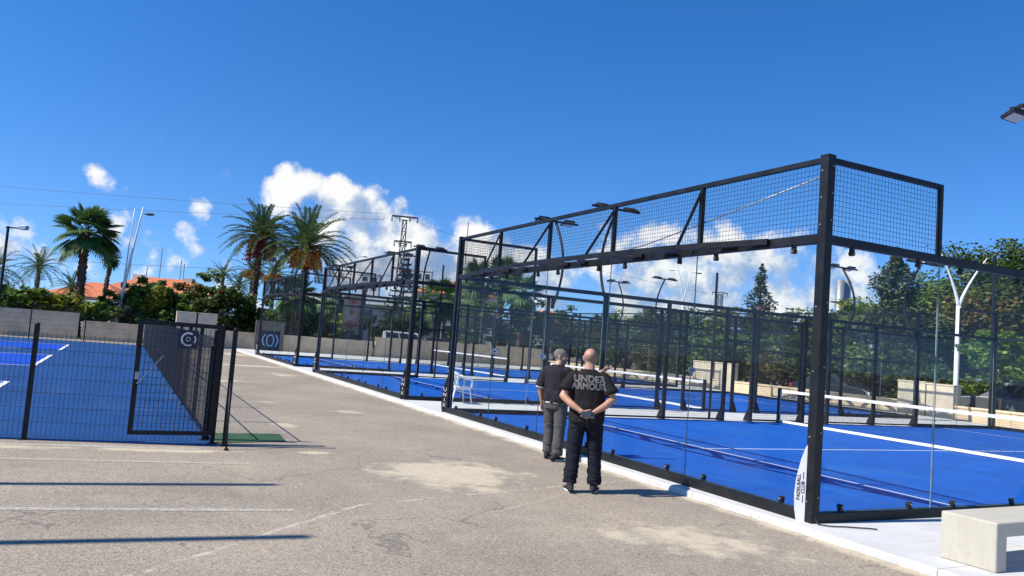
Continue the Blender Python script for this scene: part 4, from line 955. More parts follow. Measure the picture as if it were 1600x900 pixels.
def person_pointing():
    H = 1.70; hd = Vector((.0, .055, 1.575)); b = MB()
    tors = [(0, 0, .78, .15, .12), (0, 0, .88, .172, .135), (0, .02, .98, .172, .155), (0, .035, 1.08, .175, .160), (0, .02, 1.2, .185, .145), (0, 0, 1.3, .188, .12), (0, -.015, 1.37, .16, .098), (0, -.01, 1.41, .105, .078), (0, .005, 1.445, .066, .068), (0, .025, 1.495, .06, .062), (0, .04, 1.54, .056, .06)]
    hf = (.93, .42, -.12); b.rings(tors, 22); head(b, hd, hf, 1.0)
    # right arm hangs, left arm points ahead
    e = (-.258, -.060, 1.085); w = (-.245, .0, .845); limb(b, [(-.19, -.015, 1.35), e], [.06, .043]); limb(b, [e, (-.256, -.04, 1.0), w], [.046, .041, .028])
    hand(b, (-.245, .005, .838), (.02, .10, -1), (1, -.1, 0), (0, 1, .1), .55, 1.0)
    e2 = (.385, .20, 1.245); w2 = (.56, .38, 1.40); limb(b, [(.19, -.005, 1.35), e2], [.06, .043]); limb(b, [e2, w2], [.046, .029])
    hand(b, (.563, .385, 1.404), (.62, .66, .42), (-.6, .2, .75), (.0, -.5, .85), .16, 1.05, spread=.55)
    for s in (-1, 1):
        fy = -.05 if s > 0 else .07; limb(b, [(s*.092, 0, .85), (s*.11, .02+fy*.7, .47), (s*.118, -.005+fy, .10)], [.085, .056, .04]); limb(b, [(s*.118, -.005+fy, .09), (s*.12, .05+fy, .05)], [.035, .03])
    body = obj_from(remeshed(b, .0065, 5), 'person', MT['skin'])
    t = MB(); t.rings([(0, 0, .78, .16, .14), (0, 0, .88, .186, .155), (0, .01, .955, .186, .165)], 22)
    for s in (-1, 1):
        fy = -.05 if s > 0 else .07
        limb(t, [(s*.094, 0, .84), (s*.105, .01+fy*.4, .64), (s*.11, .02+fy*.7, .45), (s*.115, -.005+fy, .24), (s*.118, -.005+fy, .095)], [.107, .098, .085, .080, .081], end=False)
    me = remeshed(t, .010, 3); wrinkle(me, .003, None, (15, 15, 22)); wrinkle(me, .010, lambda p: .4+(.7 if p.z < .28 else 0)+(.4 if .4 < p.z < .55 else 0), (6, 6, 12)); obj_from(me, 'trousers', MT['grey_cotton'], body)
    k = MB(); k.rings([(0, .003, .88, .196, .168), (0, .02, .97, .196, .178), (0, .035, 1.08, .196, .180), (0, .02, 1.2, .204, .165), (0, 0, 1.3, .206, .14), (0, -.015, 1.375, .178, .115), (0, -.012, 1.42, .118, .094), (0, 0, 1.452, .080, .080)], 26)
    limb(k, [(-.165, -.015, 1.35), (-.225, -.035, 1.25), (-.252, -.054, 1.095)], [.078, .076, .080], end=False); limb(k, [(.165, -.01, 1.35), (.225, .05, 1.31), (.345, .19, 1.245)], [.078, .072, .068], end=False)
    me = remeshed(k, .009, 3); wrinkle(me, .006, None, (19, 9, 15)); wrinkle(me, .014, lambda p: .45+(.6 if p.z < 1.05 else 0)+(.4 if abs(p.x) > .18 else 0), (8, 6, 7)); sh = obj_from(me, 'shirt', MT['tee_navy'], body)
    def cuff(c, d, r0):
        c = Vector(c); d = Vector(d).normalized(); m = MB(); m.tube([c-d*.008, c+d*.010], [r0, r0], 20); m.build('sleeve_trim', MT['letter_white'], sh, smooth=True)
    cuff((-.252, -.054, 1.088), (-.01, -.01, -.1), .079); cuff((.345, .19, 1.245), (.5, .55, -.2), .066)
    m = MB(); m.rings([(0, .003, .868, .194, .166), (0, .003, .884, .197, .169)], 26); m.build('hem_trim', MT['letter_white'], sh, smooth=True)
    fv = Vector(hf).normalized(); rv = fv.cross(Vector((0, 0, 1))).normalized()
    def loc(p): q = p-hd; return q.dot(rv), q.dot(fv), q.z, q.length
    def hsel(p):
        x, y, z, l = loc(p); return l < .15 and ((z > .035+max(0, y-.03)*.75 and y < .085) or (y < .012 and z > -.062 and not (abs(x) > .074 and z < .03 and y > -.04)))
    def bsel(p):
        x, y, z, l = loc(p); return l < .15 and y > -.0 and -.13 < z < -.028 and not (abs(x) < .024 and z > -.05) and abs(x) < .074 and (z < -.048 or y < .075)
    shell(body.data, hsel, .006, 'hair', MT['hair'], body, .005); shell(body.data, bsel, .008, 'beard', MT['beard'], body, .004)
    for s in (-1, 1):
        e = MB(); e.ball(hd+rv*s*.031+fv*.080+Vector((0, 0, .006)), .0115, 10, 8); e.build('eye', MT['eye'], body, smooth=True)
    shoe('shoe', (.12, -.095, 0), R(8), body); shoe('shoe', (-.12, .065, 0), R(-14), body)
    return body
pa = person_with_hands_behind(); pa.location = (-1.58, 2.06, GZ); pa.rotation_euler = (0, 0, R(-30))
tag(pa, 'balding man in black lettered T-shirt and navy trousers, hands clasped behind his back', 'person')
pb = person_pointing(); pb.location = (-.66, 4.38, GZ); pb.rotation_euler = (0, 0, R(-60))
tag(pb, 'grey haired bearded man in dark T-shirt and grey trousers, one arm raised pointing', 'person')
# the phone in the first man's clasped hands, with a wrist cord
pm_ = Matrix.Translation(pa.location) @ Matrix.Rotation(R(-30), 4, 'Z')
ph = empty('phone', pm_ @ Vector((.005, -.292, .955)), R(-30), 'slate grey phone held behind the back of the balding man', 'phone')
rt = Matrix.Rotation(R(4), 3, 'Y'); m = MB().box((-.078, -.006, -.037), (.078, .006, .037), rt); m.build('phone_case', MT['phone'], ph, bevel=.004)
m = MB().box((.028, -.009, -.002), (.066, -.0055, .028), rt); m.build('camera_bump', MT['rubber'], ph, bevel=.002)
m = MB(); m.tube([(-.01, 0, -.036), (-.008, -.01, -.09), (.005, -.012, -.15), (.03, -.01, -.195), (.07, -.008, -.20), (.10, -.004, -.185)], .0035, 6); m.build('wrist_cord', MT['rubber'], ph, smooth=True)

# ------------------------------------------------------------------ vegetation
def leaf_quads(pts, size, rs, up=.35, longer=1.7):
    n = len(pts); a = rs.normal(size=(n, 3)); a[:, 2] = np.abs(a[:, 2])*.5 - .1; a /= np.linalg.norm(a, axis=1)[:, None]
    nn = rs.normal(size=(n, 3)); nn[:, 2] = np.abs(nn[:, 2])+up; b = np.cross(a, nn); b /= np.linalg.norm(b, axis=1)[:, None]
    s = (size*rs.uniform(.6, 1.35, n))[:, None]
    V = np.stack([pts-a*s*longer*.5, pts+b*s*.5, pts+a*s*longer*.5, pts-b*s*.5], 1).reshape(-1, 3); F = np.arange(4*n).reshape(-1, 4); return V, F
def crown_points(lobes, nclump, nleaf, rs, clump=.34, shell=.55):
    """leaf positions: clumps over and inside the lobes, leaves round every clump"""
    vol = np.array([l[1][0]*l[1][1]+l[1][0]*l[1][2] for l in lobes]); w = vol/vol.sum(); P_ = []
    for i in range(nclump):
        c, r = lobes[rs.choice(len(lobes), p=w)]; d = rs.normal(size=3); d /= np.linalg.norm(d); u = rs.uniform(shell, 1.05)
        k = np.array(c)+d*np.array(r)*u; cr = clump*min(r)*rs.uniform(.55, 1.4); m = max(3, int(nleaf/nclump*rs.uniform(.6, 1.5)))
        q = np.clip(rs.normal(size=(m, 3)), -1.45, 1.45)*cr*np.array([.62, .62, .45]); P_.append(k+q)
    return np.concatenate(P_)
def tree(name, base, lobes, label, cat, mat, nleaf, size, seed, trunk_r=.12, group=None, trunk=True, nclump=None, part='crown', clump=.34, up=.35, flowers=None, stems=1, shell_=.5):
    rs = np.random.RandomState(seed); t = empty(name, base, 0, label, cat, group)
    nclump = nclump or max(14, nleaf//85); pts = crown_points(lobes, nclump, nleaf, rs, clump, shell_); pts[:, 2] = np.maximum(pts[:, 2], .04)
    V, F = leaf_quads(pts, size, rs, up); npmesh(part, V, F, MT[mat], t)
    if flowers:
        fm, fn, fs = flowers; fp = pts[rs.choice(len(pts), fn)]; cc = np.mean([l[0] for l in lobes], 0); fp = fp+(fp-cc)*.06
        V, F = leaf_quads(fp, fs, rs, .2, 1.1); npmesh('flowers', V, F, MT[fm], t)
    if trunk:
        m = MB(); c0 = Vector(np.mean([l[0] for l in lobes], 0)); zt = min(l[0][2]-.4*l[1][2] for l in lobes)
        for s in range(stems):
            off = Vector((rs.normal()*.12, rs.normal()*.12, 0))*(s > 0); pts_ = [off, off*1.5+Vector((rs.normal()*.06, rs.normal()*.06, zt*.5)), Vector((c0.x*.3, c0.y*.3, max(zt, .3)))+off*2]
            m.tube(pts_, [trunk_r*1.25, trunk_r, trunk_r*.8], 8)
            for c, r in lobes[:7]:
                e = Vector(c); mid = pts_[-1].lerp(e, .55)+Vector((rs.normal(), rs.normal(), .3))*.12*r[0]; m.tube([pts_[-1]-Vector((0, 0, .05)), mid, e], [trunk_r*.6, trunk_r*.38, trunk_r*.14], 6)
        m.build('trunk' if stems == 1 else 'stems', MT['trunk'], t, smooth=True)
    return t
def lobes_for(w, h, z0, rs, n=5, flat=1.0):
    out = [((0, 0, z0+h*.55), (w*.36, w*.36, h*.40))]
    for i in range(n):
        a = 2*math.pi*(i+rs.rand()*.6)/n; rr = w*.27*(.8+.4*rs.rand()); z = z0+h*(.28+.5*rs.rand()); s = .20+.10*rs.rand()
        out.append(((math.cos(a)*rr, math.sin(a)*rr, z), (w*s, w*s, h*.25*flat)))
    return out
def photo_tree(name, x, ytop, D, w, label, mat, nleaf=2600, size=.16, seed=1, z0=0.6, cat='tree', group=None, n=6, **kw):
    """a tree or shrub whose top is seen at (x, ytop) from D metres off; w is its spread in metres"""
    p = at(x, ytop, D); rs = np.random.RandomState(seed+1000); h = p.z-z0+.1*w
    return tree(name, (p.x, p.y, GZ), lobes_for(w, h-.05*w, z0, rs, n), label, cat, mat, nleaf, size, seed, group=group, **kw)

SH = 'shrubs and trees behind the sandy wall at left'
for i, (x, yt, D, w, mat, nl, lab, z0, kw) in enumerate([
    (-22, 438, 55, 5.2, 'leaf_mid', 3200, 'dark bush at the left edge of the picture behind the wall', .3, {}),
    (28, 446, 55.6, 3.4, 'leaf_mid', 2400, 'green bush behind the wall, below the bare twiggy tree', .3, {}),
    (72, 444, 56, 4.0, 'leaf_yellow', 2800, 'yellow green bush behind the wall, below the small distant palm', .3, {}),
    (112, 454, 55.6, 2.8, 'leaf_yellow', 1600, 'low yellow green bush at the left foot of the tall fan palm', .2, {}),
    (152, 474, 55.6, 2.0, 'leaf_bright', 1700, 'bright green shrub right of the tall fan palm trunk', .2, {}),
    (170, 458, 58, 2.0, 'leaf_bright', 1400, 'bright green tree just behind the white double lamp post', .5, {}),
    (200, 430, 56, 3.2, 'leaf_mid', 1900, 'dark green shrub to the right of the white double lamp post', .3, {}),
    (232, 432, 60, 3.4, 'leaf_mid', 2100, 'green tree before the left end of the orange roof', .6, {}),
    (262, 444, 56, 3.4, 'leaf_yellow', 2100, 'rust flecked shrub in front of the orange roofed house', .2, {}),
    (292, 438, 58, 3.6, 'leaf_rust', 2100, 'rust flecked shrub at the right end of the orange roof', .3, {}),
    (322, 418, 57, 3.4, 'leaf_mid', 3000, 'tall airy green tree above the two wall blocks', .3, {}),
    (352, 436, 55, 3.6, 'leaf_dark', 3400, 'dark bush with red flowers behind the gate', .1, dict(flowers=('petal_red', 70, .13))),
    (385, 452, 56, 3.2, 'leaf_dark', 3000, 'dark bush with few red flowers at the foot of the red fruited palm', .1, dict(flowers=('petal_red', 36, .12))),
    (300, 476, 55.6, 2.6, 'leaf_rust', 1800, 'low dark shrub right behind the wall above the gate', .0, dict(flowers=('petal_red', 14, .10))),
    (243, 480, 55.6, 2.2, 'leaf_mid', 1500, 'low green shrub behind the wall left of the gate', .0, {}),
    (222, 446, 56.5, 3.2, 'leaf_mid', 2300, 'green shrub between the double lamp post and the orange roof', .1, {}),
    (278, 452, 55.8, 3.2, 'leaf_mid', 2300, 'green shrub in front of the middle of the orange roof', .0, {}),
    (246, 450, 57.5, 3.2, 'leaf_dark', 2300, 'dark shrub below the house antennas', .1, {}),
    (400, 470, 55.8, 2.8, 'leaf_mid', 2200, 'green bush hiding the foot of the red fruited date palm', .0, {}),
    (452, 474, 57, 2.6, 'leaf_yellow', 2000, 'yellowish bush right of the tiled kiosk roof', .0, {}),
    (486, 476, 58, 2.8, 'leaf_mid', 2000, 'green bush hiding the foot of the orange fruited date palm', .0, {}),
    (10, 468, 55.6, 2.8, 'leaf_yellow', 2000, 'low yellowish bush under the black floodlight post', .0, {}),
    (50, 470, 55.6, 2.8, 'leaf_mid', 2000, 'low green bush between the bare tree and the fan palm', .0, {}),
    (425, 462, 57.5, 2.8, 'leaf_mid', 1800, 'green bush behind the farthest court cage below the date palms', .1, {})]):
    photo_tree('shrub' if D < 57 else 'small_tree', x, yt, D, w, lab, mat, nl, .17, 20+i, z0, 'shrub' if D < 57 else 'tree', SH, trunk_r=.06, stems=3 if D < 57 else 1, part='foliage' if D < 57 else 'crown', clump=.40, **kw)

# bare twiggy tree
def bare_tree(x, D, h, label):
    p = at(x, hzn(x), D); t = empty('bare_tree', (p.x, p.y, GZ), 0, label, 'tree'); rs = np.random.RandomState(5); m = MB(); k = MB()
    def grow(a, d, ln, r, dep, mb):
        b = a+d*ln; mb.tube([a, (a+b)/2+Vector(rs.normal(size=3))*.05*ln, b], [r, r*.8, r*.62], 5, caps=False)
        if dep == 0: return
        for i in range(3 if dep > 1 else 2):
            nd = (d+Vector(rs.normal(size=3))*.48+Vector((0, 0, .12))).normalized(); grow(b, nd, ln*rs.uniform(.62, .85), r*.62, dep-1, k)
    grow(Vector((0, 0, 0)), Vector((0, 0, 1)), h*.30, .09, 5, m)
    m.build('trunk', MT['trunk'], t, smooth=True); k.build('branches', MT['trunk'], t, smooth=True); return t
bare_tree(26, 58, 4.6, 'bare twiggy tree above the green bushes at the left edge')

# palms
def pinnate_palm(x, ytop, D, label, frond=3.0, nf=46, fruit=None, seed=1, trunk_r=.2, lean=(0, 0), leaflets=26, group='date palms', drop=1.0, minel=-40, mat='leaf_palm', span=None):
    """feather palm: arching fronds of paired leaflets, stubby trunk, fruit bunches"""
    rs = np.random.RandomState(seed); p = at(x, ytop, D); h = p.z-frond*.62
    t = empty('date_palm' if fruit else 'feather_palm', (p.x, p.y, GZ), 0, label, 'palm tree', group); top = Vector((lean[0], lean[1], h-GZ))
    m = MB(); n = 14; pts = [Vector((lean[0]*(i/n)**1.6, lean[1]*(i/n)**1.6, (h-GZ)*i/n)) for i in range(n+1)]; m.tube(pts, [trunk_r*(1.25 if i == 0 else 1.0-.12*i/n+.05*math.sin(i*2.4)) for i in range(n+1)], 12)
    for i in range(int((h)*26)):
        u = rs.rand(); a = rs.rand()*2*math.pi; q = Vector((lean[0]*u**1.6, lean[1]*u**1.6, (h-GZ)*u)); o = Vector((math.cos(a), math.sin(a), 0)); m.tube([q+o*trunk_r*.8, q+o*trunk_r*1.22+Vector((0, 0, .09))], [.05, .025], 5)
    m.build('trunk', MT['palm_trunk'], t)
    V = []; F = []; rach = MB()
    for i in range(nf):
        u = (i+.5)/nf; az = i*2.39996+rs.rand()*.5; el = R(84-(84-minel)*u**.85); d = Vector((math.cos(az)*math.cos(el), math.sin(az)*math.cos(el), math.sin(el))); ln = frond*rs.uniform(.82, 1.08)*(.78+.22*min(1, u*2.2))
        cur = top+Vector((math.cos(az), math.sin(az), 0))*.06; P_ = [cur]; st = 12; dirs = []
        for k in range(st):
            sag = drop*(.035+.11*(k/st))*(1.0-.25*abs(d.z)); d = (d+Vector((0, 0, -sag))).normalized(); cur = cur+d*ln/st; P_.append(cur); dirs.append(d.copy())
        rach.tube(P_, [.028*(1-.85*k/st)+.004 for k in range(st+1)], 4, caps=False)
        tw = rs.normal()*.35
        for k in range(leaflets):
            f = .14+.86*k/leaflets; idx = min(st-1, int(f*st)); b = P_[idx].lerp(P_[idx+1], f*st-idx); dd = dirs[idx]; sd = dd.cross(Vector((0, 0, 1)))
            if sd.length < .05: sd = Vector((1, 0, 0))
            sd.normalize(); upv = sd.cross(dd); ll = frond*.155*(1-.55*abs(f-.45)*1.4)*rs.uniform(.85, 1.1)
            for s in (-1, 1):
                e = (sd*s*.80+dd*.62+upv*(.42+rs.normal()*.12)+Vector((0, 0, -.10))).normalized(); wv = e.cross(upv+sd*.4*s).normalized()*.0125*frond; kk = len(V)
                V.extend([b-wv*.5, b+e*ll*.45+wv, b+e*ll-Vector((0, 0, ll*.12)), b+e*ll*.45-wv]); F.append((kk, kk+1, kk+2, kk+3))
    npmesh('fronds', [tuple(v) for v in V], F, MT[mat], t); rach.build('frond_ribs', MT['leaf_fan'] if False else MT['leaf_palm'], t)
    if fruit:
        fm, nb, lo = fruit
        for i in range(nb):
            az = 2*math.pi*i/nb+rs.rand()*.4; o = Vector((math.cos(az), math.sin(az), 0)); b = MB(); s_ = MB(); a = top+o*.12; reach = rs.uniform(.5, 1.05); dn = rs.uniform(.35, .8)*lo; e = top+o*reach+Vector((0, 0, .12-dn*.4))
            s_.tube([a, top+o*reach*.7+Vector((0, 0, .22)), e], [.03, .025, .02], 5)
            for j in range(90):
                q = e+Vector((rs.normal()*.17, rs.normal()*.17, -abs(rs.rand())*.75*lo)); r_ = rs.uniform(.045, .075); b.ball(q, (r_, r_, r_*1.5), 5, 4); b.tube([e+Vector((0, 0, .05)), q], .006, 3)
            fb = b.build('fruit_bunch', MT[fm], t); s_.build('fruit_stalk', MT['fruit_stalk'], fb)
    return t
pinnate_palm(410, 325, 60, 'date palm with dark red fruit bunches, left of the pair above the far court', 3.3, 50, ('dates_red', 8, 1.9), 3, .22, (.15, -.2), 32, drop=1.2, minel=-20)
pinnate_palm(487, 334, 57, 'date palm with bright orange fruit bunches, right of the pair', 3.9, 54, ('dates_orange', 10, 1.7), 8, .23, (-.1, .2), 34, drop=1.3, minel=-27)
pinnate_palm(398, 398, 84, 'smaller date palm with orange fruit, behind and below the red fruited one', 2.8, 34, ('dates_orange', 4, .9), 12, .18, leaflets=18)
pinnate_palm(432, 402, 80, 'small date palm with orange fruit between the two big date palms', 2.8, 34, ('dates_orange', 4, .9), 14, .18, leaflets=18)
pinnate_palm(65, 388, 80, 'small distant palm against the sky, left of the tall fan palm', 2.5, 34, None, 16, .17, leaflets=18, group='distant feather palms', drop=1.2)
pinnate_palm(-8, 386, 70, 'palm cut off by the left edge of the picture behind the floodlight', 2.8, 34, None, 17, .17, leaflets=18, group='distant feather palms')
pinnate_palm(115, 424, 72, 'small palm half hidden behind the trunk of the tall fan palm', 1.9, 30, None, 18, .16, leaflets=16, group='distant feather palms')
pinnate_palm(351, 410, 76, 'small upright palm crown rising above the airy green tree', 1.8, 28, None, 19, .16, leaflets=16, group='distant feather palms')
pinnate_palm(376, 424, 74, 'small dark palm between the airy green tree and the date palms', 2.0, 30, None, 23, .16, leaflets=16, group='distant feather palms')

def fan_palm(x, ytop, D, label, blade=1.0, pet=1.1, nf=40, seed=1, trunk_r=.24, name='fan_palm', dry=False, seg=26, minel=-50, group='fan palms', lean=(0, 0)):
    rs = np.random.RandomState(seed); p = at(x, ytop, D); h = p.z-(blade+pet)*.82; t = empty(name, (p.x, p.y, GZ), 0, label, 'palm tree', group); top = Vector((lean[0], lean[1], h-GZ))
    m = MB(); n = 16; m.tube([Vector((lean[0]*(i/n)**1.5, lean[1]*(i/n)**1.5, (h-GZ)*i/n)) for i in range(n+1)], [trunk_r*(1.3-.3*min(1, i/2)-.18*i/n+.04*math.sin(i*1.9)) for i in range(n+1)], 12)
    for i in range(int(h*44)):
        u = rs.rand()**.8; a = rs.rand()*2*math.pi; q = Vector((lean[0]*u**1.5, lean[1]*u**1.5, (h-GZ)*u)); o = Vector((math.cos(a), math.sin(a), 0)); rr = trunk_r*(1-.18*u)
        m.tube([q+o*rr*.8, q+o*rr*1.3+Vector((0, 0, .10))], [.055, .02], 4)
    m.build('trunk', MT['palm_trunk'], t)
    V = []; F = []; rb = MB()
    for i in range(nf):
        u = (i+.5)/nf; az = i*2.39996+rs.rand()*.6; el = R(82-(82-minel)*u**.9); d = Vector((math.cos(az)*math.cos(el), math.sin(az)*math.cos(el), math.sin(el))); pl_ = pet*rs.uniform(.8, 1.15)
        mid = top+d*pl_*.55; e = top+d*pl_+Vector((0, 0, -.10*pl_)); rb.tube([top, mid, e], [.03, .022, .016], 4, caps=False)
        d2 = (e-mid).normalized(); sd = d2.cross(Vector((0, 0, 1)))
        if sd.length < .05: sd = Vector((1, 0, 0))
        sd.normalize(); up_ = sd.cross(d2); tilt = rs.normal()*.3; sd = (sd+up_*tilt).normalized(); bl = blade*rs.uniform(.85, 1.12)
        for k in range(seg):
            a = R(-128+256*(k+.5)/seg); q = (d2*math.cos(a)+sd*math.sin(a)).normalized(); ll = bl*(.72+.28*math.cos(a*.7)); w = sd*math.cos(a)-d2*math.sin(a); w = w.normalized()*ll*.060; dr = .16+.22*max(0, -q.z+.3)
            n_ = up_*(.02 if k % 2 else -.02); kk = len(V); V.extend([e, e+q*ll*.55+w+n_-Vector((0, 0, ll*.05)), e+q*ll-Vector((0, 0, ll*dr)), e+q*ll*.55-w-n_-Vector((0, 0, ll*.05))]); F.append((kk, kk+1, kk+2, kk+3))
    npmesh('fronds', [tuple(v) for v in V], F, MT['leaf_dry' if dry else 'leaf_fan'], t); rb.build('frond_stalks', MT['leaf_palm'], t); return t
fan_palm(141, 314, 57, 'tall fan palm with thick shaggy brown trunk, beside the white double lamp post', 1.12, 1.30, 36, 4, .27, seg=30, minel=-48)
fan_palm(168, 388, 63, 'thin palm with drooping withered crown behind the white double lamp post', .62, .22, 20, 5, .15, seg=16, minel=-89, lean=(.35, 0))
fan_palm(466, 428, 55.8, 'low bright fan palm under the orange fruited date palm', .9, .95, 32, 6, .2, seg=24)
fan_palm(520, 446, 70, 'low fan palm right of the orange fruited date palm', .9, .9, 26, 7, .2, seg=22)
for i, (x, yt, D, lab) in enumerate([(752, 402, 74, 'tallest fan palm in the clump behind the second court'), (788, 398, 78, 'fan palm just right of the tallest one behind the second court'), (820, 424, 72, 'shaggy fan palm at the right of the clump behind the second court'), (690, 432, 70, 'broad fan palm left of the clump, behind the gap between courts'), (722, 436, 82, 'fan palm in the middle of the clump behind the courts')]):
    fan_palm(x, yt, D, lab, 1.15, 1.2, 32, 30+i, .3, seg=22, minel=-75)

# Norfolk pine with whorled branches
def norfolk(x, ytop, D, label):
    p = at(x, ytop, D); t = empty('norfolk_pine', (p.x, p.y, GZ), 0, label, 'tree'); h = p.z-GZ; rs = np.random.RandomState(3); m = MB(); m.tube([(0, 0, 0), (0, 0, h)], [.2, .02], 8); m.build('trunk', MT['trunk'], t)
    P_ = []; lm = MB()
    for z in np.arange(1.5, h, .62):
        r = (h-z)*.30+.15; a0 = rs.rand()*6
        for k in range(6):
            a = a0+k*math.pi/3; e = Vector((math.cos(a)*r, math.sin(a)*r, z+r*.10)); lm.tube([(0, 0, z), e], [.03, .012], 4)
            for j in range(int(12+r*22)): u = rs.uniform(.15, 1); q = Vector((0, 0, z)).lerp(e, u)+Vector((rs.normal()*.07, rs.normal()*.07, abs(rs.normal())*.07)); P_.append(q)
    lm.build('branches', MT['trunk'], t); V, F = leaf_quads(np.array([tuple(q) for q in P_]), .17, rs); npmesh('needles', V, F, MT['leaf_cypress'], t)
norfolk(636, 396, 88, 'dark Norfolk pine with tiered branches right of the lattice pylon')

# cypresses
def cypress(x, ytop, D, w, label, mat='leaf_cypress', nl=5200, seed=1, flowers=None, size=.16):
    p = at(x, ytop, D); h = p.z-GZ; rs = np.random.RandomState(seed); t = empty('cypress', (p.x, p.y, GZ), 0, label, 'tree', 'cypresses')
    z = h*(1-rs.uniform(0, 1, nl)**.62*.97); u = (h-z)/h; rad = w*.5*np.minimum(1, u*1.9)**.8*(.75+.25*np.sin(z*3+rs.rand(nl)*2)); a = rs.uniform(0, 2*math.pi, nl); rr = rad*np.sqrt(rs.uniform(.25, 1.1, nl))
    lump = np.array([noise.noise(Vector((math.cos(b)*1.6, math.sin(b)*1.6, zz*.7))) for b, zz in zip(a, z)]); rr = rr*(1+lump*.75)
    P_ = np.stack([rr*np.cos(a), rr*np.sin(a), z], 1); V, F = leaf_quads(P_, size, rs, 1.2, 2.0); npmesh('foliage', V, F, MT[mat], t); m = MB(); m.tube([(0, 0, 0), (0, 0, h*.9)], [.18, .03], 8); m.build('trunk', MT['trunk'], t)
    return t
cypress(1191, 411, 62, 3.2, 'pointed dark cypress rising above the faded pink climber', nl=5200, seed=2)
q = at(1195, 455, 61.2); rs = np.random.RandomState(9)
tree('bougainvillea', (q.x, q.y, GZ), [((0, 0, 3.2), (2.0, 1.6, 1.6)), ((-.5, 0, 4.6), (1.4, 1.2, 1.2)), ((.7, 0, 4.4), (1.2, 1.1, 1.3)), ((0, 0, 1.6), (2.2, 1.7, 1.3))], 'faded pink flowering climber smothering the lower part of the pointed cypress', 'climber', 'leaf_rust', 3600, .15, 9, .08, stems=3, part='foliage', flowers=('petal_pink', 1500, .15))
cypress(1402, 386, 44, 4.4, 'broad grey green cypress with ragged tips, left of the big trees', 'leaf_grey', 15000, 6, size=.13)

# dark trees at the right, each with its own crown
DT = 'large dark trees beyond the low wall at right'
for i, (x, yt, D, w, mat, lab, nl) in enumerate([
    (1605, 368, 52, 9.0, 'leaf_dark', 'tallest dark tree at the right edge of the picture', 11000),
    (1515, 384, 56, 7.5, 'leaf_dark', 'dark tree with loose top behind the forked white lamp', 9000),
    (1660, 385, 46, 6.5, 'leaf_dark', 'dark tree partly cut off by the right edge', 7000),
    (1468, 436, 50, 7.0, 'leaf_mid', 'rounded green tree just left of the forked white lamp', 8500),
    (1558, 430, 46, 6.4, 'leaf_rust', 'tree with some red brown leaves right of the forked white lamp', 8000),
    (1440, 432, 54, 5.0, 'leaf_dark', 'dark tree behind the broad grey green cypress', 6000),
    (1372, 470, 50, 5.0, 'leaf_mid', 'green tree between the industrial stack and the broad cypress', 6500),
    (1330, 464, 54, 4.8, 'leaf_yellow', 'yellowish tree right below the industrial stack', 5000),
    (1284, 474, 58, 4.4, 'leaf_mid', 'green tree behind the near corner post', 4500),
    (1425, 490, 46, 5.6, 'leaf_dark', 'low dark tree before the broad cypress', 6000),
    (1510, 490, 46, 5.6, 'leaf_dark', 'low dark tree at the foot of the forked white lamp', 6000),
    (1620, 460, 45, 6.0, 'leaf_dark', 'low dark tree above the grey parked car', 6000),
    (1350, 520, 46, 4.4, 'leaf_dark', 'low dark tree above the dark parked car', 5000)]):
    photo_tree('broadleaf_tree', x, yt, D, w, lab, mat, int(nl*1.9), .135, 60+i, .8, 'tree', DT, n=8, trunk_r=.2, clump=.36)
HG = 'hedge trees behind the courts in mid picture'
for i, (x, yt, D, w, mat, lab) in enumerate([
    (1240, 492, 56, 5.2, 'leaf_dark', 'dark hedge tree beneath the pointed cypress, right side'), (1180, 496, 58, 5.4, 'leaf_dark', 'dark hedge tree beneath the pointed cypress, left side'), (1120, 486, 60, 5.6, 'leaf_mid', 'green hedge tree under the small distant pylon'),
    (1068, 480, 62, 5.4, 'leaf_dark', 'dark hedge tree beneath the distant white double lamp'), (1016, 484, 64, 5.0, 'leaf_mid', 'green hedge tree at the left end of the hedge'), (1206, 520, 52, 4.6, 'leaf_mid', 'lower green hedge tree in front, beneath the cypress'),
    (1146, 524, 54, 4.6, 'leaf_bright', 'bright green hedge tree above the pale mid block'), (1090, 528, 56, 4.4, 'leaf_dark', 'low dark hedge tree left of the pale mid block'), (1270, 524, 50, 4.6, 'leaf_dark', 'low dark hedge tree left of the near corner post'),
    (965, 490, 70, 5.4, 'leaf_mid', 'green tree right above the balding man'), (915, 500, 72, 4.8, 'leaf_dark', 'dark tree behind the two men'), (872, 480, 76, 5.2, 'leaf_mid', 'green tree left above the two men'),
    (1030, 536, 58, 3.8, 'leaf_mid', 'low green shrub right of the balding man, beyond the wall')]):
    photo_tree('hedge_tree', x, yt, D, w, lab, mat, 6500, .16, 90+i, .3, 'tree', HG, n=7, trunk_r=.14, clump=.38)
for i, (x, yt, D, w, mat, lab) in enumerate([
    (455, 486, 74, 3.0, 'leaf_mid', 'green tree by the tiled kiosk roof behind the farthest court'), (528, 492, 66, 3.4, 'leaf_yellow', 'yellow green tree left of the red and cream poster'), (515, 500, 62, 2.2, 'leaf_rust', 'rust coloured shrub left of the red and cream poster'),
    (592, 492, 70, 3.6, 'leaf_dark', 'dark tree right of the poster pillar'), (628, 486, 74, 3.2, 'leaf_dark', 'dark tree at the foot of the lattice pylon'), (658, 476, 84, 3.6, 'leaf_mid', 'green tree right of the lattice pylon foot'),
    (745, 470, 66, 4.2, 'leaf_mid', 'green tree under the palm clump, left'), (792, 462, 68, 4.4, 'leaf_dark', 'dark tree under the palm clump, right'), (835, 470, 74, 4.0, 'leaf_bright', 'bright tree at the right end of the palm clump')]):
    photo_tree('roadside_tree', x, yt, D, w, lab, mat, 2600, .19, 130+i, .3, 'tree', 'roadside trees seen through the courts', n=6, trunk_r=.12, clump=.38)
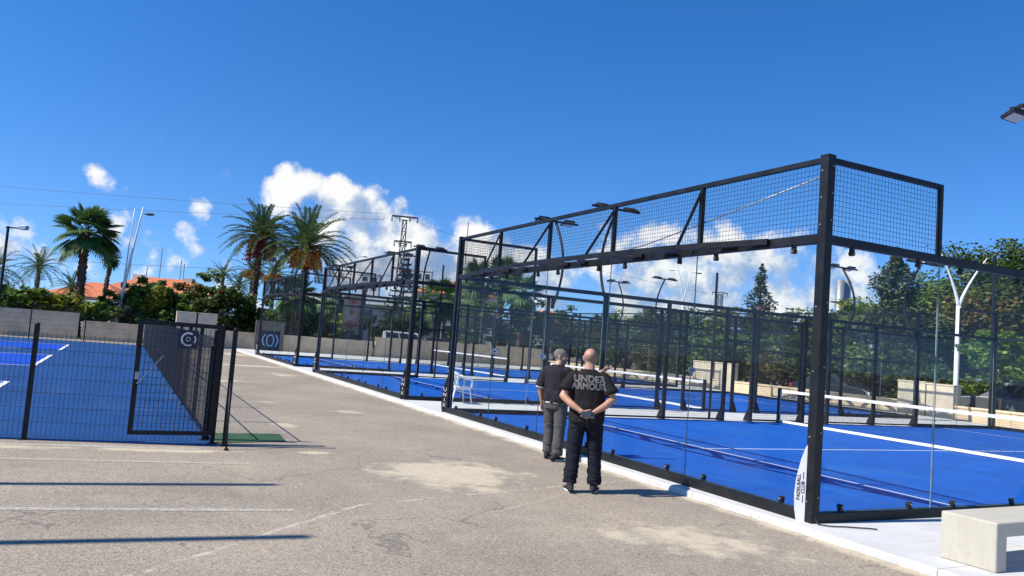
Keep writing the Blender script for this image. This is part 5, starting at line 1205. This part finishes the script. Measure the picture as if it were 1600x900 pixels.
# street tree in front of the grey car, and shrubs along the road
q = at(1566, 522, 36.2); tree('street_tree', (q.x, q.y, GZ), [((0, 0, 3.0), (1.75, 1.5, .55)), ((-.8, .3, 2.75), (.9, .8, .4)), ((.9, -.2, 2.8), (.9, .8, .4))], 'small bright umbrella shaped tree in front of the grey parked car', 'tree', 'leaf_bright', 4200, .11, 150, .055)
for i, (x, yt, D, w, lab) in enumerate([(1545, 562, 42.5, 3.4, 'low hedge bush right of the forked white lamp foot'), (1600, 566, 42.5, 3.4, 'low hedge bush above the grey parked car roof'), (1655, 568, 42.5, 3.2, 'low hedge bush at the right picture edge'), (1462, 570, 41, 2.6, 'low bush behind the two pale wall blocks'), (1385, 568, 43, 2.8, 'low dark bush left of the two pale wall blocks')]):
    photo_tree('hedge_bush', x, yt, D, w, lab, 'leaf_mid' if i < 3 else 'leaf_dark', 2400, .13, 160+i, .0, 'bush', 'bushes along the road at right', trunk_r=.04, stems=3, part='foliage', clump=.4)

# ------------------------------------------------------------------ lamps, pylon, masts, wires
WPT = MT['white_paint']
def base_at(x, D): p = at(x, hzn(x), D); return Vector((p.x, p.y, GZ))
def zat(x, y, D): return at(x, y, D).z
def forked_lamp(x, D, ytops, ysplit, label, dxs, r=.10, heads=True):
    """white street lamp whose shaft forks into two raking arms"""
    b = base_at(x, D); t = empty('forked_street_lamp', b, 0, label, 'street lamp', 'white forked street lamps'); zs = zat(x, ysplit, D)-GZ
    side = Vector((RT[0], RT[1], 0)).normalized()
    MB().tube([(0, 0, 0), (0, 0, .5), (0, 0, zs)], [r*1.15, r, r*.85], 12).build('shaft', WPT, t, smooth=True); MB().tube([(0, 0, 0), (0, 0, .06)], r*2, 12).build('foot_plate', WPT, t)
    for i, (dx, yt) in enumerate(zip(dxs, ytops)):
        h = zat(x, yt, D)-GZ; s = dx/FPX*D*1.02; pts = []
        for k in range(11): u = k/10; pts.append(side*(s*u**1.35)+Vector((0, 0, zs-.1+(h-zs+.1)*u)))
        a = MB().tube(pts, [r*.72*(1-.72*k/10) for k in range(11)], 8).build('arm', WPT, t, smooth=True)
        if heads:
            q = pts[8]; d = side*(1 if s > 0 else -1); m = MB(); m.bar(q, q+d*.45, .035); m.ball(q+d*.72+Vector((0, 0, -.02)), (.34, .16, .065), 12, 8, rot=Matrix((d, Vector((0, 0, 1)).cross(d), Vector((0, 0, 1)))).transposed()); m.build('lamp_head', MT['lattice'] if i % 2 else WPT, a, smooth=True)
    return t
forked_lamp(1494, 36.8, (398, 400), 478, 'large white forked street lamp at right in front of the dark trees', (-26, 36), .105)
forked_lamp(1062, 78, (410, 412), 474, 'distant white forked street lamp behind the cages in mid picture', (-12, 14), .10)
forked_lamp(541, 92, (384, 386), 448, 'distant white forked street lamp between the date palm and the pylon', (-4, 12), .10)
b = base_at(181, 56); t = empty('double_street_lamp', b, 0, 'white double street lamp with two leaning shafts beside the tall fan palm', 'street lamp'); side = Vector((RT[0], RT[1], 0)).normalized()
for dxb, dxt, yt in [(0, 22, 322), (4, 10, 324)]:
    h = zat(181+dxt, yt, 56)-GZ; m = MB(); k = 8; pts = [side*((dxb+(dxt-dxb)*(i/k)**1.2)/FPX*56)+Vector((0, 0, h*i/k)) for i in range(k+1)]; m.tube(pts, [.13*(1-.72*i/k) if dxt > 12 else .07*(1-.6*i/k) for i in range(k+1)], 8); a = m.build('shaft', WPT, t, smooth=True)
    if dxt > 12: q = pts[-1]-Vector((0, 0, .45)); m = MB(); m.bar(q, q+side*.25, .04); m.ball(q+side*.45, (.33, .2, .09), 12, 8, rot=Matrix((side, Vector((0, 0, 1)).cross(side), Vector((0, 0, 1)))).transposed()); m.build('lamp_head', MT['lattice'], a, smooth=True)
# black sports floodlight at the left edge
def sports_light(b, h, label, arm=(1, 0, 0), heads=1, r=.06):
    t = empty('sports_floodlight', b, 0, label, 'floodlight', 'black floodlight posts of the sports ground'); MB().tube([(0, 0, 0), (0, 0, h)], r, 8).build('post', ST, t); MB().box((-.16, -.16, 0), (.16, .16, .03)).build('foot_plate', ST, t)
    A = Vector(arm).normalized(); MB().bar(Vector((0, 0, h-.06))-A*.1, Vector((0, 0, h-.06))+A*.62, .06).build('arm', ST, t)
    c = A*.74+Vector((0, 0, h-.02)); fr = Matrix((A, Vector((0, 0, 1)).cross(A), Vector((0, 0, 1)))).transposed(); m = MB().box((-.17, -.12, -.10), (.17, .12, .10), fr); m.v = [tuple(Vector(v)+c) for v in m.v]; hd_ = m.build('floodlight', MT['galv'], t, bevel=.02)
    m = MB().box((-.14, -.132, -.08), (.14, -.122, .08), fr); m.v = [tuple(Vector(v)+c) for v in m.v]; m.build('lamp_lens', MT['lamp_glass'], hd_); return t
b = base_at(-2, 43); sports_light(b, zat(2, 352, 43)-GZ, 'black floodlight post with one square lamp at the left edge of the picture', side)
# two posts of the same kind left of the view: their shadows lie across the asphalt
for (x, y, h, lab) in [(-12.7, 3.45, 8.2, 'tall plain black post left of the view, casting the farther long shadow'), (-13.0, 1.30, 8.4, 'tall plain black post left of the view, casting the nearer long shadow')]:
    m = MB(); m.box((x-.06, y-.06, GZ), (x+.06, y+.06, GZ+h)); m.box((x-.17, y-.17, GZ), (x+.17, y+.17, GZ+.03)); tag(m.build('tall_post', ST), lab, 'post', 'tall plain posts left of the view')

def pylon(x, ytop, D, label, w0=1.1, w1=.45, arms=True):
    b = base_at(x, D); h = zat(x, ytop, D)-GZ; t = empty('lattice_pylon', b, R(-20), label, 'pylon', 'steel lattice pylons'); m = MB(); n = 11
    def cor(u): w = w0+(w1-w0)*min(1, u*1.15); return [Vector((sx*w/2, sy*w/2, h*u)) for sx, sy in ((-1, -1), (1, -1), (1, 1), (-1, 1))]
    for i in range(n):
        a = cor(i/n*.96); c = cor((i+1)/n*.96)
        for k in range(4): m.bar(a[k], c[k], .11); m.bar(a[k], c[(k+1) % 4], .055); m.bar(a[(k+1) % 4], c[k], .055); m.bar(c[k], c[(k+1) % 4], .055)
    m.build('lattice_tower', MT['lattice'], t)
    for i, (z, l) in enumerate([(h*.985, 1.45), (h*.80, .95), (h*.60, 1.0)][:3 if arms else 2]):
        c = MB(); c.bar((-l, -.2, z), (l, -.2, z), .12); c.bar((-l, .2, z), (l, .2, z), .12); c.bar((-l, -.2, z), (-l, .2, z), .09); c.bar((l, -.2, z), (l, .2, z), .09); c.bar((-l, 0, z), (0, 0, z-.5), .06); c.bar((l, 0, z), (0, 0, z-.5), .06); a = c.build('cross_arm', MT['lattice'], t)
        for xx in (-l, -l*.4, l*.4, l):
            q = MB(); q.tube([(xx, 0, z-.62), (xx, 0, z)], .035, 6)
            for j in range(4): q.tube([(xx, 0, z-.15-.13*j), (xx, 0, z-.19-.13*j)], .11, 8)
            q.build('insulator', MT['lattice'], a)
    if arms:
        c = MB(); c.box((.4, -.35, h*.52), (1.2, .35, h*.60)); c.tube([(.8, 0, h*.60), (.8, 0, h*.66)], .12, 8); c.build('transformer_box', MT['lattice'], t)
    return t, b, h
py_, pb_, ph_ = pylon(617, 334, 88, 'tall dark lattice pylon with cross arms and insulators, right of the date palms')
pylon(1119, 455, 150, 'small distant lattice pylon left of the pointed cypress', 1.6, .9, False)
def wire_line(pts, label, r=.018):
    P_ = []
    for a, b in zip(pts, pts[1:]):
        for k in range(12): u = k/12; q = Vector(a).lerp(Vector(b), u); q.z -= .0035*(Vector(a)-Vector(b)).length*4*u*(1-u); P_.append(q)
    P_.append(Vector(pts[-1])); m = MB(); m.tube(P_, r, 5); return tag(m.build('power_line', MT['lattice']), label, 'power line', 'overhead power lines')
wire_line([at(-180, 276, 112), at(603, 334, 87.5)], 'upper overhead power line running from the left edge to the pylon top')
wire_line([at(-180, 308, 112), at(600, 343, 87.8)], 'lower overhead power line from the left edge to the pylon top')
wire_line([at(60, 405, 95), at(640, 432, 92)], 'faint lowest overhead power line behind the palms at left')
wire_line([at(630, 338, 88), at(720, 372, 118), at(1112, 460, 150)], 'overhead power line running from the pylon down to the right')
b = base_at(717, 128); h = zat(717, 346, 128)-GZ; t = empty('radio_mast', b, 0, 'thin red and white radio mast against the cloud right of the pylon', 'mast')
n = 9
for i in range(n): MB().tube([(0, 0, h*i/n), (0, 0, h*(i+1)/n)], .075, 6).build('mast_section', MT['red_paint'] if i % 2 == 0 else WPT, t)
b = base_at(1312, 170); h = zat(1312, 438, 170)-GZ; t = empty('industrial_stack', b, 0, 'pale twin industrial stack with platform, right of the near corner post', 'stack')
for dx in (-.9, .9):
    m = MB(); m.tube([(dx, 0, 0), (dx, 0, h)], [.95, .85], 14); m.build('stack_pipe', MT['galv'], t, smooth=True)
for z in (.60, .76): m = MB(); m.box((-2.1, -1.2, h*z), (2.1, 1.2, h*z+.35)); m.build('platform', MT['lattice'], t)

# ------------------------------------------------------------------ buildings
def box_building(name, x, D, w, d, h, label, wallm, rz=None, roof=None, rows=2, cols=5, extra=None, z0=GZ, cat='building'):
    b = base_at(x, D); b.z = z0; rz = rz if rz is not None else math.atan2(-RT[0], 0)*0+R(-24); t = empty(name, b, rz, label, cat, 'buildings beyond the site')
    MB().box((-w/2, -d/2, 0), (w/2, d/2, h)).build('wall', MT[wallm], t)
    if roof == 'hip':
        e = .5; rh = min(w, d)*.26; m = MB(); a = [(-w/2-e, -d/2-e, h), (w/2+e, -d/2-e, h), (w/2+e, d/2+e, h), (-w/2-e, d/2+e, h)]; r0 = (-w/2+d*.45, 0, h+rh); r1 = (w/2-d*.45, 0, h+rh)
        m.add(a+[r0, r1], [(0, 1, 5, 4), (1, 2, 5), (2, 3, 4, 5), (3, 0, 4), (3, 2, 1, 0)]); m.build('roof', MT['roof_tile'], t)
    else:
        MB().box((-w/2-.12, -d/2-.12, h+.002), (w/2+.12, d/2+.12, h+.35)).build('parapet', MT[wallm], t)
    fh = h/rows
    for r_ in range(rows):
        for c in range(cols):
            xc = -w/2+w*(c+.5)/cols; z = fh*r_+fh*.32; ww = min(1.5, w/cols*.5)
            f = MB().box((xc-ww/2-.08, -d/2-.06, z-.08), (xc+ww/2+.08, -d/2+.02, z+fh*.45+.08)).build('window', MT['render_white'], t); MB().box((xc-ww/2, -d/2-.075, z), (xc+ww/2, -d/2-.063, z+fh*.45)).build('pane', MT['window'], f)
    return t
hz1 = box_building('tiled_house', 258, 92, 11.5, 7, zat(252, 452, 92)-GZ-.6, 'house with bright orange tiled roof behind the shrubs at left', 'render_cream', roof='hip', rows=2, cols=6)
hr = zat(252, 452, 92)-GZ-.6
for x in (-3.2, 2.2): MB().box((x-.45, -.6, hr+.6), (x+.45, .5, hr+2.0)).build('chimney', MT['render_cream'], hz1)
for x, hh in [(-4.4, 3.2), (-2.6, 2.4), (-1.2, 4.6), (1.0, 3.4), (1.35, 3.0)]: MB().tube([(x, .3, hr+1.2), (x, .3, hr+hh+.6)], .05, 6).build('antenna', MT['galv'], hz1)
b = box_building('tiled_annexe', 150, 88, 7, 6, zat(150, 456, 88)-GZ-.6, 'small house with orange roof glimpsed left of the double lamp post', 'render_cream', roof='hip', rows=1, cols=3)
# white slatted structure by the lamp post
t = empty('white_pergola', base_at(222, 66), R(-24), 'white slatted pergola frame glimpsed through the shrubs at left', 'pergola', )
for i in range(6): MB().box((-4+i*1.6-.08, -.08, 0), (-4+i*1.6+.08, .08, 2.5)).build('pergola_post', WPT, t)
for z in (1.2, 1.8, 2.4): MB().box((-4.3, -.06, z+.002), (4.3, .06, z+.14)).build('pergola_rail', WPT, t)
MB().box((-4.1, .2, 0), (4.1, .3, 1.1)).build('back_wall', MT['render_white'], t)
# long grey canopy building and others across the road
t = box_building('long_canopy_building', 580, 104, 22, 8, zat(580, 470, 104)-GZ, 'long low grey building with a flat canopy behind the second court', 'render_grey', rows=1, cols=9)
MB().box((-12, -6.4, zat(580, 478, 104)-GZ), (12, -4.05, zat(580, 476, 104)-GZ+.3)).build('canopy', MT['render_white'], t)
box_building('tiled_villa', 708, 118, 12, 8, zat(708, 462, 118)-GZ, 'cream villa with tiled roof right of the pylon, seen above the court beam', 'render_cream', roof='hip', rows=2, cols=5)
box_building('cream_block', 850, 112, 9, 8, zat(850, 508, 112)-GZ, 'cream house with tiled roof seen through glass above the men', 'render_cream', roof='hip', rows=2, cols=4)
box_building('white_block', 930, 120, 11, 8, zat(930, 512, 120)-GZ, 'plain white flat roofed building half hidden right of the men', 'render_white', rows=2, cols=5)
box_building('grey_block', 760, 96, 12, 7, zat(760, 502, 96)-GZ, 'grey flat roofed building behind the white plastic chair', 'render_grey', rows=1, cols=6)
box_building('white_tower', 648, 190, 6, 6, zat(648, 424, 190)-GZ, 'far off white tower block beside the Norfolk pine', 'render_white', rows=6, cols=3)
box_building('pale_tower', 572, 210, 5, 5, zat(572, 430, 210)-GZ, 'far off pale tower block left of the lattice pylon', 'render_white', rows=7, cols=2)
# tiled kiosk
b = base_at(436, 62); t = empty('tiled_kiosk', b, 0, 'small kiosk with low conical tiled roof behind the farthest court', 'kiosk'); hk = zat(436, 498, 62)-GZ; w = 1.55
m = MB(); k = 16; m.add([(math.cos(2*math.pi*i/k)*w*1.25, math.sin(2*math.pi*i/k)*w*1.25, hk) for i in range(k)]+[(math.cos(2*math.pi*i/k)*w*.7, math.sin(2*math.pi*i/k)*w*.7, hk+.42) for i in range(k)]+[(0, 0, hk+.62)], [(i, (i+1) % k, k+(i+1) % k, k+i) for i in range(k)]+[(k+i, k+(i+1) % k, 2*k) for i in range(k)]+[tuple(range(k))[::-1]]); m.build('roof', MT['roof_tile'], t)
MB().tube([(0, 0, 0), (0, 0, hk-.002)], w, 16).build('wall', MT['render_cream'], t)
for a in (-1.9, -1.3, -.7): m = MB(); c = Vector((math.cos(a)*w, math.sin(a)*w, 1.2)); d = Vector((math.cos(a), math.sin(a), 0)); m.bar(c-d*.05, c+d*.03, .55, .8); m.build('window', MT['window'], t)
# poster pillar: cream panel with red blotches, on a dark post
b = base_at(547, 58); t = empty('poster_panel', b, R(-22), 'tall cream poster panel with red shapes, seen through the second court', 'poster'); z1 = zat(547, 462, 58)-GZ; z0 = zat(547, 516, 58)-GZ
MB().box((.62, -.12, 0), (.95, .12, z1+.5)).build('poster_post', MT['lattice'], t)
MB().box((-.62, -.06, z0), (.60, .06, z1)).build('poster_face', pm('poster_cream', (.42, .29, .20), .6, .2, 3), t)
rs = np.random.RandomState(4)
for z, r_ in [(z0+.45, .38), (z0+1.3, .22), (z0+1.75, .2), (z1-.35, .3)]:
    m = MB(); kk = 14; m.prism([(math.cos(2*math.pi*i/kk)*r_*rs.uniform(.75, 1.25), math.sin(2*math.pi*i/kk)*r_*.8*rs.uniform(.75, 1.25)) for i in range(kk)], (1, 0, 0), (0, 0, 1), .012, org=(0, -.066, z)); m.build('poster_print', pm('poster_red', (.42, .06, .04), .6, .3, 4), t)
MB().box((-.6, -.3, 0), (.6, .3, z0-.3)).build('poster_plinth', MT['lattice'], t)
for x, yt, D, lab in [(366+85, 436, 63, 'left one of two thin pale flag poles behind the farthest court'), (459, 452, 63.5, 'right one of two thin pale flag poles behind the farthest court')]:
    b = base_at(x, D); m = MB(); m.tube([(b.x, b.y, GZ), (b.x, b.y, zat(x, yt, D))], [.06, .035], 8); m.ball((b.x, b.y, zat(x, yt, D)), .06, 8, 6); tag(m.build('flag_pole', WPT, smooth=True), lab, 'pole', 'thin pale flag poles')
# road signs
b = base_at(1364, 43); t = empty('road_sign', b, R(-50), 'white and blue road sign between the parked dark car and the wall blocks', 'sign'); MB().tube([(0, 0, 0), (0, 0, 3.1)], .04, 8).build('sign_post', MT['galv'], t); MB().box((-.25, -.05, 2.0), (.25, -.02, 3.05)).build('sign_face', WPT, t); m = MB(); [m.box((-.2, -.056, z), (.2, -.051, z+.12)) for z in (2.15, 2.45, 2.75)]; m.build('sign_print', pm('sign_blue', (.05, .12, .3), .5), t)

# ------------------------------------------------------------------ parked cars
def make_car(paint, kind, label, loc, rz):
    t = empty('parked_car', loc, rz, label, 'car', 'parked cars along the road'); Lh = {'saloon': 2.2, 'suv': 2.25, 'van': 2.2}[kind]
    prof = {'saloon': [(-2.2, .30), (-2.22, .62), (-2.12, .88), (-1.55, .93), (-1.35, .95), (1.0, .95), (1.9, .86), (2.18, .70), (2.22, .35)],
            'suv': [(-2.22, .35), (-2.26, .75), (-2.2, 1.0), (-2.1, 1.05), (1.05, 1.05), (1.95, .96), (2.2, .80), (2.26, .40)],
            'van': [(-2.3, .35), (-2.32, .9), (-2.3, 1.1), (1.2, 1.1), (1.95, .95), (2.25, .78), (2.28, .38)]}[kind]
    cab = {'saloon': [(-1.65, .93), (-1.0, 1.40), (-.55, 1.46), (.15, 1.45), (1.05, .94)], 'suv': [(-2.12, 1.04), (-1.85, 1.62), (-1.3, 1.70), (.2, 1.68), (1.15, 1.04)], 'van': [(-2.3, 1.09), (-2.25, 1.9), (-2.0, 1.98), (.6, 1.95), (1.35, 1.09)]}[kind]
    W_ = .88; k = MB(); lo = [(-Lh, .26), (-1.75, .22), (1.75, .22)]; poly = [prof[0]]+prof[1:]+[(1.9, .22), (-1.9, .22)]
    body = k.prism(poly, (1, 0, 0), (0, 0, 1), 2*W_).build('body', paint, t, bevel=.05)
    n = len(cab); m = MB(); vs = [(x, -W_*.95 if z < 1.2 else -W_*.74, z) for x, z in cab]+[(x, W_*.95 if z < 1.2 else W_*.74, z) for x, z in cab]; m.add(vs, [tuple(range(n)), tuple(range(n, 2*n))[::-1]]+[(i+1, i, n+i, n+i+1) for i in range(n-1)]); m.build('cabin', paint, t, bevel=.03)
    zb = cab[0][1]; zt = max(z for x, z in cab)
    for s in (-1, 1):
        def yy(z): f = (z-zb)/(zt-zb); return s*(W_*.95+(W_*.74-W_*.95)*min(1, f)+.012)
        xs = [cab[0][0]+.38, cab[1][0]+.18, cab[-2][0]-.10, cab[-1][0]-.42]; za, zc = zb+.05, zt-.12
        for f0, f1 in ((0, .40), (.43, .72), (.75, 1.0)):
            lo0 = xs[0]+(xs[3]-xs[0])*f0; lo1 = xs[0]+(xs[3]-xs[0])*f1; hi0 = xs[1]+(xs[2]-xs[1])*f0; hi1 = xs[1]+(xs[2]-xs[1])*f1
            m = MB(); v = [(lo0, yy(za), za), (lo1, yy(za), za), (hi1, yy(zc), zc), (hi0, yy(zc), zc)]; m.add(v+[(x, y-.02*s, z) for x, y, z in v], [(0, 1, 2, 3), (7, 6, 5, 4), (0, 4, 5, 1), (1, 5, 6, 2), (2, 6, 7, 3), (3, 7, 4, 0)]); m.build('side_window', MT['car_glass'], t)
        for x in (-1.38, 1.38):
            m = MB(); m.tube([(x, s*(W_-.16), .33), (x, s*(W_+.03), .33)], .33, 20); w = m.build('wheel', MT['tyre'], t); m = MB(); m.tube([(x, s*(W_+.02), .33), (x, s*(W_+.045), .33)], .21, 16); m.build('rim', MT['rim'], w)
        MB().box((-Lh-.03, s*.78-.12, .66), (-Lh+.12, s*.78+.11, .82)).build('tail_lamp', MT['tail_red'], t); MB().box((Lh-.14, s*.72-.16, .60), (Lh+.02, s*.72+.15, .74)).build('headlight', MT['head_lamp'], t)
    for (x0, z0_), (x1, z1_), nm in [(cab[-1], cab[-2], 'windscreen'), (cab[0], cab[1], 'rear_window')]:
        d = Vector((x1-x0, 0, z1_-z0_)); nr = Vector((d.z, 0, -d.x)).normalized()*(.014 if nm == 'windscreen' else -.014); a = Vector((x0, 0, z0_))+d*.10+nr; b_ = Vector((x0, 0, z0_))+d*.9+nr; m = MB()
        m.add([a+Vector((0, -.68, 0)), a+Vector((0, .68, 0)), b_+Vector((0, .56, 0)), b_+Vector((0, -.56, 0))], [(0, 1, 2, 3)]); v = list(m.v); m.add([Vector(q)-nr for q in v], [(3, 2, 1, 0)]); m.build(nm, MT['car_glass'], t)
    return t
G0 = GZ
cars = [('grey_paint', (.10, .105, .11), 'suv', 1590, 38, 102, 'grey parked car behind the low wall at the right edge, tail light showing'), ('dark_green_paint', (.02, .03, .035), 'saloon', 1312, 41.5, -85, 'dark parked car behind the low wall beside the near corner post'),
        ('white_paintwork', (.65, .65, .65), 'saloon', 1078, 53, 95, 'pale parked car under the hedge in mid picture'), ('white_van_paint', (.7, .7, .7), 'van', 641, 66, -20, 'white van parked right of the lattice pylon foot'),
        ('black_paint', (.02, .02, .022), 'saloon', 664, 62, -20, 'dark car parked in front of the white van'), ('silver_paint', (.35, .36, .37), 'saloon', 474, 76, -24, 'silver car on the road behind the farthest court'), ('charcoal_paint', (.05, .05, .055), 'suv', 700, 64, -22, 'charcoal car parked near the palm clump behind the courts'), ('blue_paint', (.04, .07, .14), 'suv', 1462, 46, -85, 'dark blue vehicle in shade under the trees, left of the forked lamp')]
for nm, c, kind, x, D, rz, lab in cars:
    b = base_at(x, D); make_car(carpaint(nm, c), kind, lab, b, R(rz))

words_ = ['first', 'second', 'third', 'fourth', 'fifth', 'sixth', 'seventh', 'eighth', 'ninth', 'tenth', 'eleventh']
for i in range(11):
    y = 17.8+2.75*i; rs = np.random.RandomState(300+i); w = 3.3+rs.rand()*.6; h = 2.5+rs.rand()*.9
    tree('hedge_bush', (25.6+rs.rand()*1.0, y, GZ), lobes_for(w, h, .05, rs, 6), words_[i]+' hedge bush behind the low wall, counting left from the two tall pale blocks', 'bush', ['leaf_dark', 'leaf_mid', 'leaf_dark', 'leaf_rust'][i % 4], 2600, .15, 320+i, .05, 'bushes along the road at right', stems=3, part='foliage', clump=.42)
